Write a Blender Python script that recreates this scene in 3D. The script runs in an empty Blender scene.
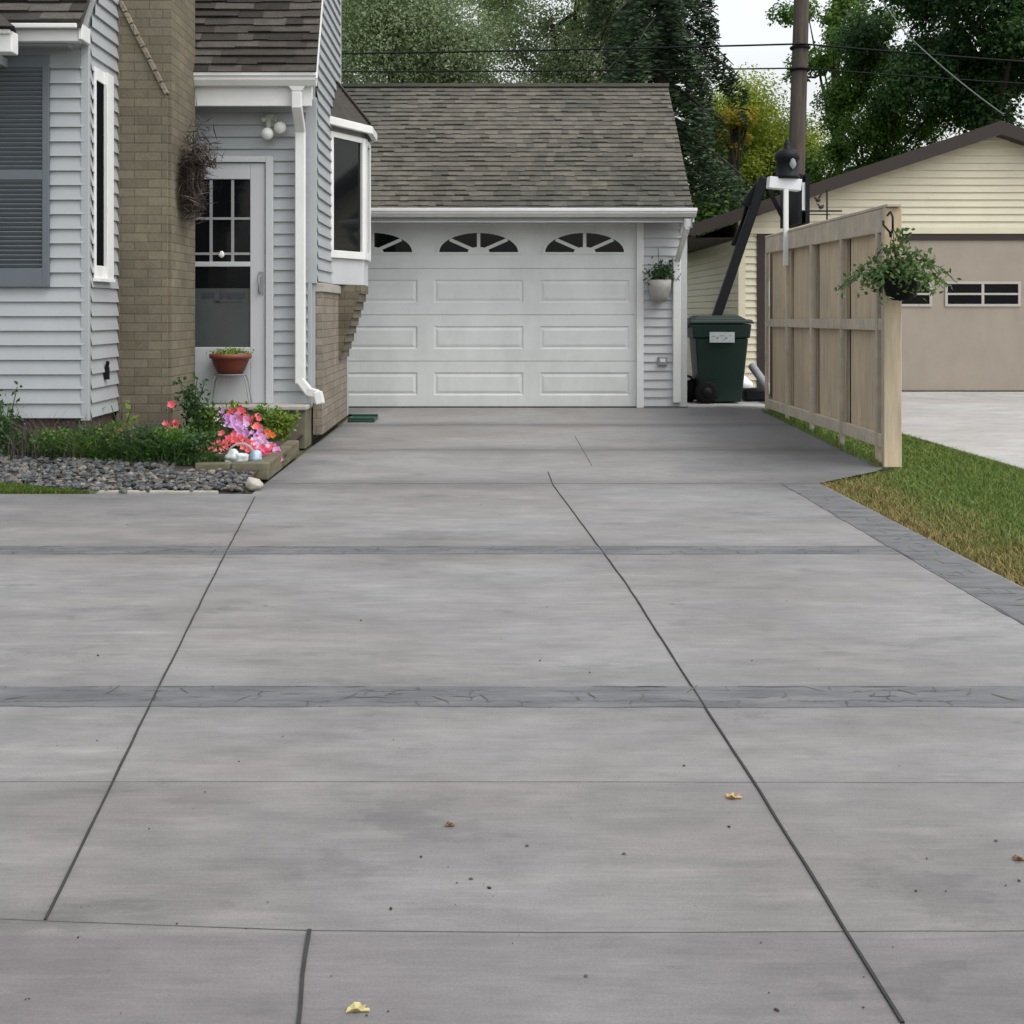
import bpy, math, random
import numpy as np
from mathutils import Vector, Matrix
R=math.radians
random.seed(7); RNG=np.random.default_rng(11)
F=1300.0; CH=1.10; VX=485.0; VY=312.0          # focal length in pixels, camera height, principal point
scene=bpy.context.scene
C=scene.collection
def W(x,y,s): return Vector(((x-VX)/s, F/s, CH-(y-VY)/s))     # point seen at a pixel at scale s (px per metre)
def G(x,y,z=0.0):                                             # point of the ground seen at a pixel
    s=(y-VY)/(CH-z); return Vector(((x-VX)/s,F/s,z))

# ------------------------------------------------------------------ materials
def nm(name):
    m=bpy.data.materials.new(name); m.use_nodes=True
    nt=m.node_tree; b=nt.nodes['Principled BSDF']; return m,nt,b
def N(nt,t,**k):
    n=nt.nodes.new(t)
    for a,v in k.items():
        if a in n.inputs: n.inputs[a].default_value=v
        else: setattr(n,a,v)
    return n
def ramp(nt,fac,stops):
    r=nt.nodes.new('ShaderNodeValToRGB'); e=r.color_ramp.elements
    while len(e)<len(stops): e.new(.5)
    for el,(p,c) in zip(e,stops):
        el.position=p; el.color=(c if len(c)==4 else (*c,1)) if hasattr(c,'__len__') else (c,c,c,1)
    nt.links.new(fac,r.inputs[0]); return r
def mixc(nt,mode,fac,a,b):
    n=nt.nodes.new('ShaderNodeMix'); n.data_type='RGBA'; n.blend_type=mode
    for sock,v in ((n.inputs[0],fac),(n.inputs[6],a),(n.inputs[7],b)):
        if hasattr(v,'links') or hasattr(v,'is_linked'): nt.links.new(v,sock)
        else: sock.default_value=v if not hasattr(v,'__len__') else (*v,1)
    return n.outputs[2]
def coords(nt,kind='Object',scale=(1,1,1),rot=(0,0,0)):
    t=nt.nodes.new('ShaderNodeTexCoord'); m=nt.nodes.new('ShaderNodeMapping')
    nt.links.new(t.outputs[kind],m.inputs[0]); m.inputs['Scale'].default_value=scale; m.inputs['Rotation'].default_value=rot
    return m.outputs[0]
def noise(nt,vec,scale,detail=4,rough=.6):
    n=N(nt,'ShaderNodeTexNoise',Scale=scale,Detail=detail,Roughness=rough); nt.links.new(vec,n.inputs['Vector']); return n.outputs[0]
def bump(nt,b,h,strength=.3,dist=.01):
    n=N(nt,'ShaderNodeBump',Strength=strength,Distance=dist); nt.links.new(h,n.inputs['Height']); nt.links.new(n.outputs[0],b.inputs['Normal'])
def simple(name,col,rough=.6,var=.12,scale=6,metal=0,bmp=.1,kind='Object',sc=(1,1,1),spec=.5,grime=0):
    m,nt,b=nm(name); v=coords(nt,kind,sc)
    n=noise(nt,v,scale); r=ramp(nt,n,[(.3,1-var),(.7,1+var*.5)])
    c=mixc(nt,'MULTIPLY',1.0,col,r.outputs[0])
    if grime:
        n3=noise(nt,coords(nt,kind,(1.3,1.3,.6)),2.2,5,.7); r3=ramp(nt,n3,[(.45,1.0),(.75,1-grime)]); c=mixc(nt,'MULTIPLY',1.0,c,r3.outputs[0])
    nt.links.new(c,b.inputs['Base Color']); b.inputs['Roughness'].default_value=rough; b.inputs['Metallic'].default_value=metal
    b.inputs['Specular IOR Level'].default_value=spec
    if bmp:
        n2=noise(nt,v,scale*12,3); bump(nt,b,n2,bmp,.004)
    return m
def brickmat(name,c1,c2,mortar,w=.203,h=.0677,ms=.006,bstr=.8,var=.25,off=.5,rough=.85,smooth=.1,bias=0,nscale=1.2,squash=1,patch=None):
    m,nt,b=nm(name); tc=nt.nodes.new('ShaderNodeTexCoord')
    br=N(nt,'ShaderNodeTexBrick',Scale=1.0); br.offset=off
    br.inputs['Color1'].default_value=(*c1,1); br.inputs['Color2'].default_value=(*c2,1); br.inputs['Mortar'].default_value=(*mortar,1)
    br.inputs['Mortar Size'].default_value=ms; br.inputs['Mortar Smooth'].default_value=smooth; br.inputs['Bias'].default_value=bias
    br.inputs['Brick Width'].default_value=w; br.inputs['Row Height'].default_value=h
    nt.links.new(tc.outputs['UV'],br.inputs['Vector'])
    n=noise(nt,tc.outputs['Object'],nscale,6,.65); r=ramp(nt,n,[(.25,1-var),(.75,1+var)])
    c=mixc(nt,'MULTIPLY',1.0,br.outputs['Color'],r.outputs[0])
    n2=noise(nt,tc.outputs['Object'],60,3,.6); r2=ramp(nt,n2,[(.3,.85),(.7,1.12)])
    c=mixc(nt,'MULTIPLY',1.0,c,r2.outputs[0])
    if patch:
        n3=noise(nt,tc.outputs['Object'],.45,3,.5); r3=ramp(nt,n3,[(.42,0),(.62,1)]); c=mixc(nt,'MULTIPLY',r3.outputs[0],c,patch)
    nt.links.new(c,b.inputs['Base Color']); b.inputs['Roughness'].default_value=rough; b.inputs['Specular IOR Level'].default_value=.3
    mt=N(nt,'ShaderNodeMath',operation='SUBTRACT'); mt.inputs[0].default_value=1; nt.links.new(br.outputs['Fac'],mt.inputs[1])
    ad=N(nt,'ShaderNodeMath',operation='MULTIPLY_ADD'); nt.links.new(n2,ad.inputs[0]); ad.inputs[1].default_value=.35; nt.links.new(mt.outputs[0],ad.inputs[2])
    bump(nt,b,ad.outputs[0],bstr,.006)
    return m
def leafmat(name,c1,c2,c3=None,trans=.3,rough=.55):
    m,nt,b=nm(name)
    at=nt.nodes.new('ShaderNodeAttribute'); at.attribute_name='rnd'
    n=noise(nt,coords(nt),.55,2); ad=N(nt,'ShaderNodeMath',operation='MULTIPLY_ADD')
    nt.links.new(at.outputs['Fac'],ad.inputs[0]); ad.inputs[1].default_value=.6
    sb=N(nt,'ShaderNodeMath',operation='SUBTRACT'); nt.links.new(n,sb.inputs[0]); sb.inputs[1].default_value=.28
    nt.links.new(sb.outputs[0],ad.inputs[2])
    st=[(.1,c1),(.6,c2)]
    if c3: st.append((.92,c3))
    r=ramp(nt,ad.outputs[0],st)
    nt.links.new(r.outputs[0],b.inputs['Base Color']); b.inputs['Roughness'].default_value=rough; b.inputs['Specular IOR Level'].default_value=.35
    tr=nt.nodes.new('ShaderNodeBsdfTranslucent'); hs=mixc(nt,'MULTIPLY',1.0,r.outputs[0],(1.1,1.25,.7)); nt.links.new(hs,tr.inputs[0])
    mx=nt.nodes.new('ShaderNodeMixShader'); mx.inputs[0].default_value=trans
    nt.links.new(b.outputs[0],mx.inputs[1]); nt.links.new(tr.outputs[0],mx.inputs[2])
    nt.links.new(mx.outputs[0],nt.nodes['Material Output'].inputs[0])
    return m

def concrete_mat(name,base,bands=True,tint=(1,1,1)):
    m,nt,b=nm(name)
    v=coords(nt,'Object',(1.3,2.7,1)); n1=noise(nt,v,1.15,8,.66); r1=ramp(nt,n1,[(.30,.84),(.5,.99),(.70,1.15)])
    v4=coords(nt,'Object',(2.2,17,1)); n4=noise(nt,v4,1.3,6,.7); r4=ramp(nt,n4,[(.32,.92),(.5,1.0),(.70,1.09)])
    v5=coords(nt,'Object',(1.2,5,1)); n5=noise(nt,v5,2.3,3,.45); r5=ramp(nt,n5,[(.60,1.0),(.72,1.16)])
    n2=noise(nt,coords(nt),.7,4,.55); r2=ramp(nt,n2,[(.3,.84),(.7,1.1)])
    n3=noise(nt,coords(nt),160,3,.6); r3=ramp(nt,n3,[(.3,.9),(.7,1.08)])
    vt=coords(nt,'Object',(.8,.8,1)); nt_=noise(nt,vt,.9,3); rt=ramp(nt,nt_,[(.35,(1.02,.992,.985)),(.65,(.985,1.0,1.01))])
    c=mixc(nt,'MULTIPLY',1.0,base,r1.outputs[0]); 
    v6=coords(nt,'Object',(7,95,1)); n6=noise(nt,v6,1.0,3,.6); r6=ramp(nt,n6,[(.3,.93),(.7,1.07)])      # broom marks
    n7=noise(nt,coords(nt,'Object',(1.2,2.2,1)),4.5,10,.75); r7=ramp(nt,n7,[(.35,.88),(.5,1.0),(.66,1.1)])
    n8=noise(nt,coords(nt,'Object',(1,1.6,1)),1.9,9,.7); r8=ramp(nt,n8,[(.38,.85),(.42,1.0)])               # crisp-edged damp stains
    n9=noise(nt,coords(nt),420,2,.7); r9=ramp(nt,n9,[(.25,.80),(.75,1.16)])
    for r in (r2,r3,r4,r5,rt,r6,r7,r8,r9): c=mixc(nt,'MULTIPLY',1.0,c,r.outputs[0])
    # small dark drips and specks
    vo=N(nt,'ShaderNodeTexVoronoi',Scale=1.9); nt.links.new(coords(nt),vo.inputs['Vector']); rv=ramp(nt,vo.outputs['Distance'],[(.012,.55),(.026,1.0)])
    c=mixc(nt,'MULTIPLY',1.0,c,rv.outputs[0])
    if bands:
        # acid-stain colour bleeding out of the stamped bands, and a darker stained margin along both sides
        tc=nt.nodes.new('ShaderNodeTexCoord'); sx=nt.nodes.new('ShaderNodeSeparateXYZ'); nt.links.new(tc.outputs['Object'],sx.inputs[0])
        wob=noise(nt,coords(nt,'Object',(1.1,1.1,1)),1.4,5,.65)
        ma=N(nt,'ShaderNodeMath',operation='MULTIPLY_ADD'); nt.links.new(wob,ma.inputs[0]); ma.inputs[1].default_value=.5; 
        nt.links.new(sx.outputs[1],ma.inputs[2]); dv=N(nt,'ShaderNodeMath',operation='DIVIDE'); nt.links.new(ma.outputs[0],dv.inputs[0]); dv.inputs[1].default_value=16.0
        st=[]
        for yc in (3.743,6.008,8.338,10.36,12.65):
            p=(yc+.25)/16; st+= [(p-.026,1.0),(p-.003,.74 if yc>7 else .86),(p+.005,.74 if yc>7 else .86),(p+.024,1.0)]
        rb=ramp(nt,dv.outputs[0],st); c=mixc(nt,'MULTIPLY',1.0,c,rb.outputs[0])
        yf_=N(nt,'ShaderNodeMapRange'); nt.links.new(ma.outputs[0],yf_.inputs[0]); yf_.inputs[1].default_value=7.0; yf_.inputs[2].default_value=12.0
        rf_=ramp(nt,yf_.outputs[0],[(0,(1,1,1)),(1,(1.08,1.07,1.06))]); c=mixc(nt,'MULTIPLY',1.0,c,rf_.outputs[0])
        ys_=N(nt,'ShaderNodeMapRange'); nt.links.new(sx.outputs[1],ys_.inputs[0]); ys_.inputs[1].default_value=3.00; ys_.inputs[2].default_value=3.08   # the two nearest slabs are coloured darker and warmer
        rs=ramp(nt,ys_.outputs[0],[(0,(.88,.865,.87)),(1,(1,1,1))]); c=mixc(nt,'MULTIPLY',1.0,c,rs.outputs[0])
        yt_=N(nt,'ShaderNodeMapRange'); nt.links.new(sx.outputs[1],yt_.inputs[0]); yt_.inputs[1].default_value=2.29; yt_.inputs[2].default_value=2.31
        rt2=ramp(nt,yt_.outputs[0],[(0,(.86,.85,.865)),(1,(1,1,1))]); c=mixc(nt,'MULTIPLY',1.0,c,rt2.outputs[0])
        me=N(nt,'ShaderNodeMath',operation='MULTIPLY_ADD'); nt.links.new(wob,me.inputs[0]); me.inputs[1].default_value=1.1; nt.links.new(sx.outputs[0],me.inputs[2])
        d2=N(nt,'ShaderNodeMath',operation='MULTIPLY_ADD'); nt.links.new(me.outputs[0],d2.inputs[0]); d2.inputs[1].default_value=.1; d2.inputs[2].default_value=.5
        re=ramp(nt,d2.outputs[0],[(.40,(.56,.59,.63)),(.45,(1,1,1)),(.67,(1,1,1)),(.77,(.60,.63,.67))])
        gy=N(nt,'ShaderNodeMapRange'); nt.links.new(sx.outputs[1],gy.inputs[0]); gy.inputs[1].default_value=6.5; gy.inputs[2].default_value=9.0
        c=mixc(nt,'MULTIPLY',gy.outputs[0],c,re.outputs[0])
    nt.links.new(c,b.inputs['Base Color'])
    rr=ramp(nt,n1,[(.3,.5),(.7,.72)]); nt.links.new(rr.outputs[0],b.inputs['Roughness']); b.inputs['Specular IOR Level'].default_value=.4
    ad=N(nt,'ShaderNodeMath',operation='MULTIPLY_ADD'); nt.links.new(n3,ad.inputs[0]); ad.inputs[1].default_value=.5; nt.links.new(n4,ad.inputs[2])
    bump(nt,b,ad.outputs[0],.25,.004)
    return m

M={}
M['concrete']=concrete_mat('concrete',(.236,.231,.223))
M['apron']=concrete_mat('pale_concrete',(.40,.395,.38),False)
def stampedmat():
    m,nt,b=nm('stamped_band'); tc=nt.nodes.new('ShaderNodeTexCoord')
    br=N(nt,'ShaderNodeTexBrick',Scale=1.0); br.inputs['Color1'].default_value=(1,1,1,1); br.inputs['Color2'].default_value=(.93,.93,.93,1); br.inputs['Mortar'].default_value=(.42,.42,.42,1)
    br.inputs['Mortar Size'].default_value=.005; br.inputs['Mortar Smooth'].default_value=.7; br.inputs['Brick Width'].default_value=.30; br.inputs['Row Height'].default_value=.10
    wv=noise(nt,coords(nt),14,4); ad=N(nt,'ShaderNodeVectorMath',operation='MULTIPLY_ADD'); nt.links.new(wv,ad.inputs[0]); ad.inputs[1].default_value=(.09,.07,0); nt.links.new(tc.outputs['UV'],ad.inputs[2]); nt.links.new(ad.outputs[0],br.inputs['Vector'])
    k=noise(nt,coords(nt),5,3,.6); kr=ramp(nt,k,[(.42,0),(.54,1)])
    n=noise(nt,coords(nt,'Object',(1.5,6,1)),2,6,.65); r=ramp(nt,n,[(.25,(.080,.083,.086)),(.5,(.128,.131,.135)),(.75,(.200,.200,.199))])
    c=mixc(nt,'MULTIPLY',kr.outputs[0],r.outputs[0],br.outputs['Color'])
    nt.links.new(c,b.inputs['Base Color']); b.inputs['Roughness'].default_value=.6; bump(nt,b,n,.9,.02); return m
M['stamped']=stampedmat()
M['joint']=simple('saw_cut',(.035,.034,.033),.9,.3,20)
M['joint_faint']=simple('faint_joint',(.165,.161,.156),.9,.3,20)
M['joint_soft']=simple('tooled_joint',(.125,.122,.118),.9,.3,20)
M['brick']=brickmat('painted_brick',(.172,.153,.108),(.130,.115,.081),(.105,.093,.067),ms=.006,bstr=.45,var=.28,smooth=.8,bias=-.1,nscale=2.2)
M['brick_pink']=brickmat('weathered_brick',(.26,.222,.178),(.20,.171,.134),(.155,.135,.107),ms=.006,bstr=.5,var=.25,smooth=.8,bias=-.1,nscale=2.2)
M['siding']=simple('pale_blue_siding',(.372,.395,.405),.45,.06,1.5,bmp=.04,grime=.08)
M['siding_white']=simple('offwhite_siding',(.50,.52,.53),.5,.06,1.5,bmp=.04,grime=.08)
M['white']=simple('white_trim',(.74,.75,.73),.4,.06,3,bmp=.03,grime=.10)
M['door_white']=simple('white_door_paint',(.70,.725,.71),.42,.06,2.2,bmp=.04,grime=.12)
M['storm']=simple('storm_door_paint',(.48,.50,.515),.38,.04,1.2,bmp=.02)
M['shutter']=simple('grey_shutter',(.115,.135,.15),.5,.08,5,bmp=.05)
M['soffit']=simple('dark_soffit',(.25,.27,.27),.7,.1,3)
M['found']=simple('brown_foundation',(.11,.08,.065),.9,.25,8,bmp=.4)
def shinglemat(name,stops,patch=None):
    m,nt,b=nm(name); at=nt.nodes.new('ShaderNodeAttribute'); at.attribute_name='rnd'; r=ramp(nt,at.outputs['Fac'],stops)
    n=noise(nt,coords(nt),1.0,6,.7); r1=ramp(nt,n,[(.25,.78),(.75,1.2)]); c=mixc(nt,'MULTIPLY',1.0,r.outputs[0],r1.outputs[0])
    n2=noise(nt,coords(nt),90,3,.6); r2=ramp(nt,n2,[(.3,.72),(.7,1.25)]); c=mixc(nt,'MULTIPLY',1.0,c,r2.outputs[0])
    n4=noise(nt,coords(nt,'Object',(5,5,22)),2,3,.6); r4=ramp(nt,n4,[(.3,.82),(.7,1.15)]); c=mixc(nt,'MULTIPLY',1.0,c,r4.outputs[0])
    if patch:
        n3=noise(nt,coords(nt),.42,3,.5); r3=ramp(nt,n3,[(.42,0),(.60,1)]); c=mixc(nt,'MULTIPLY',r3.outputs[0],c,patch)
    nt.links.new(c,b.inputs['Base Color']); b.inputs['Roughness'].default_value=.9; b.inputs['Specular IOR Level'].default_value=.2; bump(nt,b,n2,.6,.004); return m
M['shingle']=shinglemat('weathered_shingle',[(0,(.092,.087,.073)),(.5,(.118,.111,.092)),(1,(.146,.136,.113))],(.66,.70,.72))
M['shingle_dark']=shinglemat('dark_shingle',[(0,(.035,.032,.028)),(.5,(.064,.058,.051)),(1,(.105,.096,.085))])
M['glass']=simple('dark_glass',(.006,.007,.008),.05,.2,2,bmp=0,spec=.22)
M['screen_glass']=simple('screened_glass',(.008,.009,.011),.9,.2,2,bmp=0,spec=0)
M['glass_reflect']=simple('glass_tinted_reflection',(.07,.08,.08),.12,.25,2.5,bmp=0,spec=.3)  # grey reflection on the lower door pane, put into its base colour
M['grille']=simple('window_grille',(.30,.30,.31),.5,.1,4)
M['cream']=simple('cream_siding',(.63,.585,.44),.5,.05,1.5,bmp=.04,grime=.06)
M['brown']=simple('brown_trim',(.022,.012,.008),.6,.15,4)
M['beige']=simple('beige_door',(.315,.27,.215),.5,.07,2.2,bmp=.06,grime=.12)
M['beige_light']=simple('beige_frame',(.42,.39,.35),.5,.05,1.2)
def wood(name,a,bc,sc=(9,9,.7)):
    m,nt,b=nm(name); v=coords(nt,'Object',sc); n=noise(nt,v,3,7,.65)
    at=nt.nodes.new('ShaderNodeObjectInfo')
    r=ramp(nt,n,[(.3,bc),(.65,a)]); n2=noise(nt,coords(nt,'Object',(1,1,.5)),2.2,4); r2=ramp(nt,n2,[(.3,(.80,.84,.86)),(.7,(1.12,1.08,1.0))])
    c=mixc(nt,'MULTIPLY',1.0,r.outputs[0],r2.outputs[0]); r3=ramp(nt,at.outputs['Random'],[(0,.9),(1,1.1)]); c=mixc(nt,'MULTIPLY',1.0,c,r3.outputs[0])
    vo=N(nt,'ShaderNodeTexVoronoi',Scale=5.0); nt.links.new(coords(nt,'Object',(1.2,1.2,.5)),vo.inputs['Vector']); rv=ramp(nt,vo.outputs['Distance'],[(.03,.6),(.09,1.0)])
    c=mixc(nt,'MULTIPLY',1.0,c,rv.outputs[0])
    nt.links.new(c,b.inputs['Base Color']); b.inputs['Roughness'].default_value=.8; b.inputs['Specular IOR Level'].default_value=.25; bump(nt,b,n,.35,.005); return m
M['wood']=wood('weathered_pine',(.60,.50,.37),(.43,.345,.245))
M['wood_shade']=wood('pine_recess_shade',(.16,.105,.06),(.10,.065,.035))  # shade of the fence gaps put into the colour of the back boards
M['wood_trim']=wood('fence_rail_wood',(.60,.53,.44),(.46,.40,.32),(3,3,3))
M['timber']=wood('landscape_timber',(.19,.17,.115),(.085,.08,.052),(2,2,8))
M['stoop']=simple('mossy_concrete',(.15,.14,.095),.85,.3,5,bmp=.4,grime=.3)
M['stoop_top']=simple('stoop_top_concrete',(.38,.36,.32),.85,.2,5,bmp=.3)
M['polewood']=wood('pole_wood',(.12,.10,.085),(.06,.05,.043),(6,6,.4))
M['bark']=simple('bark',(.035,.029,.024),.9,.4,8,bmp=.8)
M['wire']=simple('cable',(.006,.009,.009),.6,.1,5,bmp=0,spec=.15)
M['wire_grey']=simple('grey_cable',(.11,.13,.11),.6,.1,5,bmp=0)
M['binplastic']=simple('dark_green_plastic',(.005,.020,.015),.45,.15,4,bmp=.05,spec=.35)
M['black']=simple('black_metal',(.006,.007,.009),.55,.2,6,bmp=.05,spec=.2)
M['rubber']=simple('black_rubber',(.006,.006,.006),.8,.2,6,spec=.2)
M['grey']=simple('grey_pipe',(.24,.25,.26),.5,.15,6)
M['label']=simple('sticker_white',(.42,.46,.46),.5,.12,30,bmp=0)
M['ink']=simple('ink',(.03,.035,.04),.6,.1,5,bmp=0)
M['terra']=simple('terracotta_red',(.13,.028,.016),.55,.15,6,bmp=.1)
M['terra_rim']=simple('terracotta_rim',(.19,.055,.03),.6,.15,6,bmp=.1)
M['terrain']=simple('lawn_soil',(.065,.075,.025),.95,.4,1.5,bmp=.3)
M['soil']=simple('garden_soil',(.055,.042,.032),.95,.35,12,bmp=.8)
M['lampglass']=simple('lamp_white',(.75,.75,.70),.3,.05,4,bmp=0)
M['lampbase']=simple('lamp_holder',(.42,.43,.37),.5,.1,6)
M['plastic_white']=simple('white_plastic',(.74,.76,.77),.5,.08,6,bmp=0)
M['planter']=simple('cream_planter',(.36,.35,.32),.7,.2,10,bmp=.2)
M['stone_pale']=simple('pale_stone',(.40,.38,.33),.85,.25,9,bmp=.6)
M['splash']=simple('green_plastic',(.012,.06,.04),.5,.2,6)
M['ornament']=simple('glazed_ornament',(.62,.68,.67),.35,.35,14,bmp=.3)
M['ornament_blue']=simple('blue_ornament',(.38,.47,.56),.4,.3,14,bmp=.3)
# rocks: colour per rock
def rockmat():
    m,nt,b=nm('river_rock'); at=nt.nodes.new('ShaderNodeAttribute'); at.attribute_name='rnd'
    r=ramp(nt,at.outputs['Fac'],[(.0,(.035,.04,.042)),(.35,(.08,.088,.092)),(.6,(.125,.13,.128)),(.8,(.115,.095,.072)),(.97,(.22,.20,.17))])
    n=noise(nt,coords(nt),30,4); r2=ramp(nt,n,[(.3,.7),(.7,1.2)]); c=mixc(nt,'MULTIPLY',1.0,r.outputs[0],r2.outputs[0])
    nt.links.new(c,b.inputs['Base Color']); b.inputs['Roughness'].default_value=.75; bump(nt,b,n,.4,.004); return m
M['rock']=rockmat()
M['leaf_grey']=leafmat('greygreen_leaves',(.16,.205,.125),(.31,.37,.24),(.50,.55,.42),trans=.45)
M['leaf_dark']=leafmat('dark_oak_leaves',(.014,.04,.012),(.04,.095,.028),(.11,.19,.06),trans=.35)
M['leaf_mid']=leafmat('mid_green_leaves',(.035,.085,.012),(.085,.17,.028),(.19,.29,.05),trans=.4)
M['leaf_yellow']=leafmat('yellowgreen_leaves',(.14,.19,.025),(.32,.38,.055),(.50,.50,.10),trans=.45)
M['leaf_gold']=leafmat('golden_leaves',(.20,.19,.025),(.36,.30,.045),(.45,.36,.08),trans=.45)
M['needle']=leafmat('spruce_needles',(.012,.032,.012),(.032,.062,.026),(.08,.12,.05),trans=.15)
M['leaf_bright']=leafmat('bright_leaves',(.05,.13,.015),(.11,.24,.03),(.18,.36,.06),trans=.4)
M['leaf_bed']=leafmat('bed_leaves',(.020,.055,.018),(.055,.115,.035),(.12,.20,.06),trans=.35)
M['leaf_vine']=leafmat('vine_leaves',(.035,.075,.022),(.085,.145,.045),(.20,.26,.11),trans=.35)
M['leaf_lime']=leafmat('lime_leaves',(.10,.17,.02),(.19,.27,.035),(.30,.34,.08))
M['leaf_brown']=leafmat('dry_twigs',(.02,.015,.012),(.055,.04,.032),(.11,.085,.07),trans=.05)
M['stem_purple']=leafmat('purple_brown_stems',(.055,.04,.042),(.11,.08,.082),(.17,.13,.13),trans=.1)
M['pet_coral']=leafmat('coral_petals',(.70,.10,.14),(.85,.20,.24),(.92,.42,.40))
M['pet_lilac']=leafmat('lilac_petals',(.56,.22,.62),(.76,.45,.80),(.90,.72,.92))
M['pet_pink']=leafmat('hot_pink_petals',(.70,.06,.25),(.86,.14,.38),(.92,.35,.55))
M['pet_orange']=leafmat('orange_petals',(.65,.16,.05),(.80,.27,.10))
M['pet_white']=leafmat('pale_petals',(.6,.5,.55),(.8,.7,.75))
M['leaf_fallen']=simple('fallen_leaf_yellow',(.55,.49,.22),.7,.3,20)
M['leaf_tan']=simple('fallen_leaf_tan',(.52,.34,.14),.7,.3,20)
M['leaf_brownf']=simple('fallen_leaf_brown',(.20,.13,.07),.7,.3,20)
def grassmat():
    m,nt,b=nm('grass_blades'); at=nt.nodes.new('ShaderNodeAttribute'); at.attribute_name='rnd'
    g=ramp(nt,at.outputs['Fac'],[(0,(.055,.115,.015)),(.6,(.12,.19,.028)),(1,(.20,.24,.055))])
    d=ramp(nt,at.outputs['Fac'],[(0,(.13,.12,.035)),(.6,(.26,.20,.07)),(1,(.38,.28,.12))])
    tc=nt.nodes.new('ShaderNodeTexCoord'); sx=nt.nodes.new('ShaderNodeSeparateXYZ'); nt.links.new(tc.outputs['Object'],sx.inputs[0])
    n=noise(nt,coords(nt),3.5,4,.7); ma=N(nt,'ShaderNodeMath',operation='MULTIPLY_ADD'); nt.links.new(n,ma.inputs[0]); ma.inputs[1].default_value=1.9
    nt.links.new(sx.outputs[0],ma.inputs[2]); r=ramp(nt,ma.outputs[0],[(.0,0),(1,1)])
    mr=N(nt,'ShaderNodeMapRange'); nt.links.new(ma.outputs[0],mr.inputs[0]); mr.inputs[1].default_value=3.1; mr.inputs[2].default_value=3.75
    c=mixc(nt,'MIX',mr.outputs[0],d.outputs[0],g.outputs[0])
    nt.links.new(c,b.inputs['Base Color']); b.inputs['Roughness'].default_value=.6; b.inputs['Specular IOR Level'].default_value=.3; return m
M['grass']=grassmat()
M['grass_green']=leafmat('grass_green',(.05,.10,.012),(.10,.16,.02),(.17,.19,.05))

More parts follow.
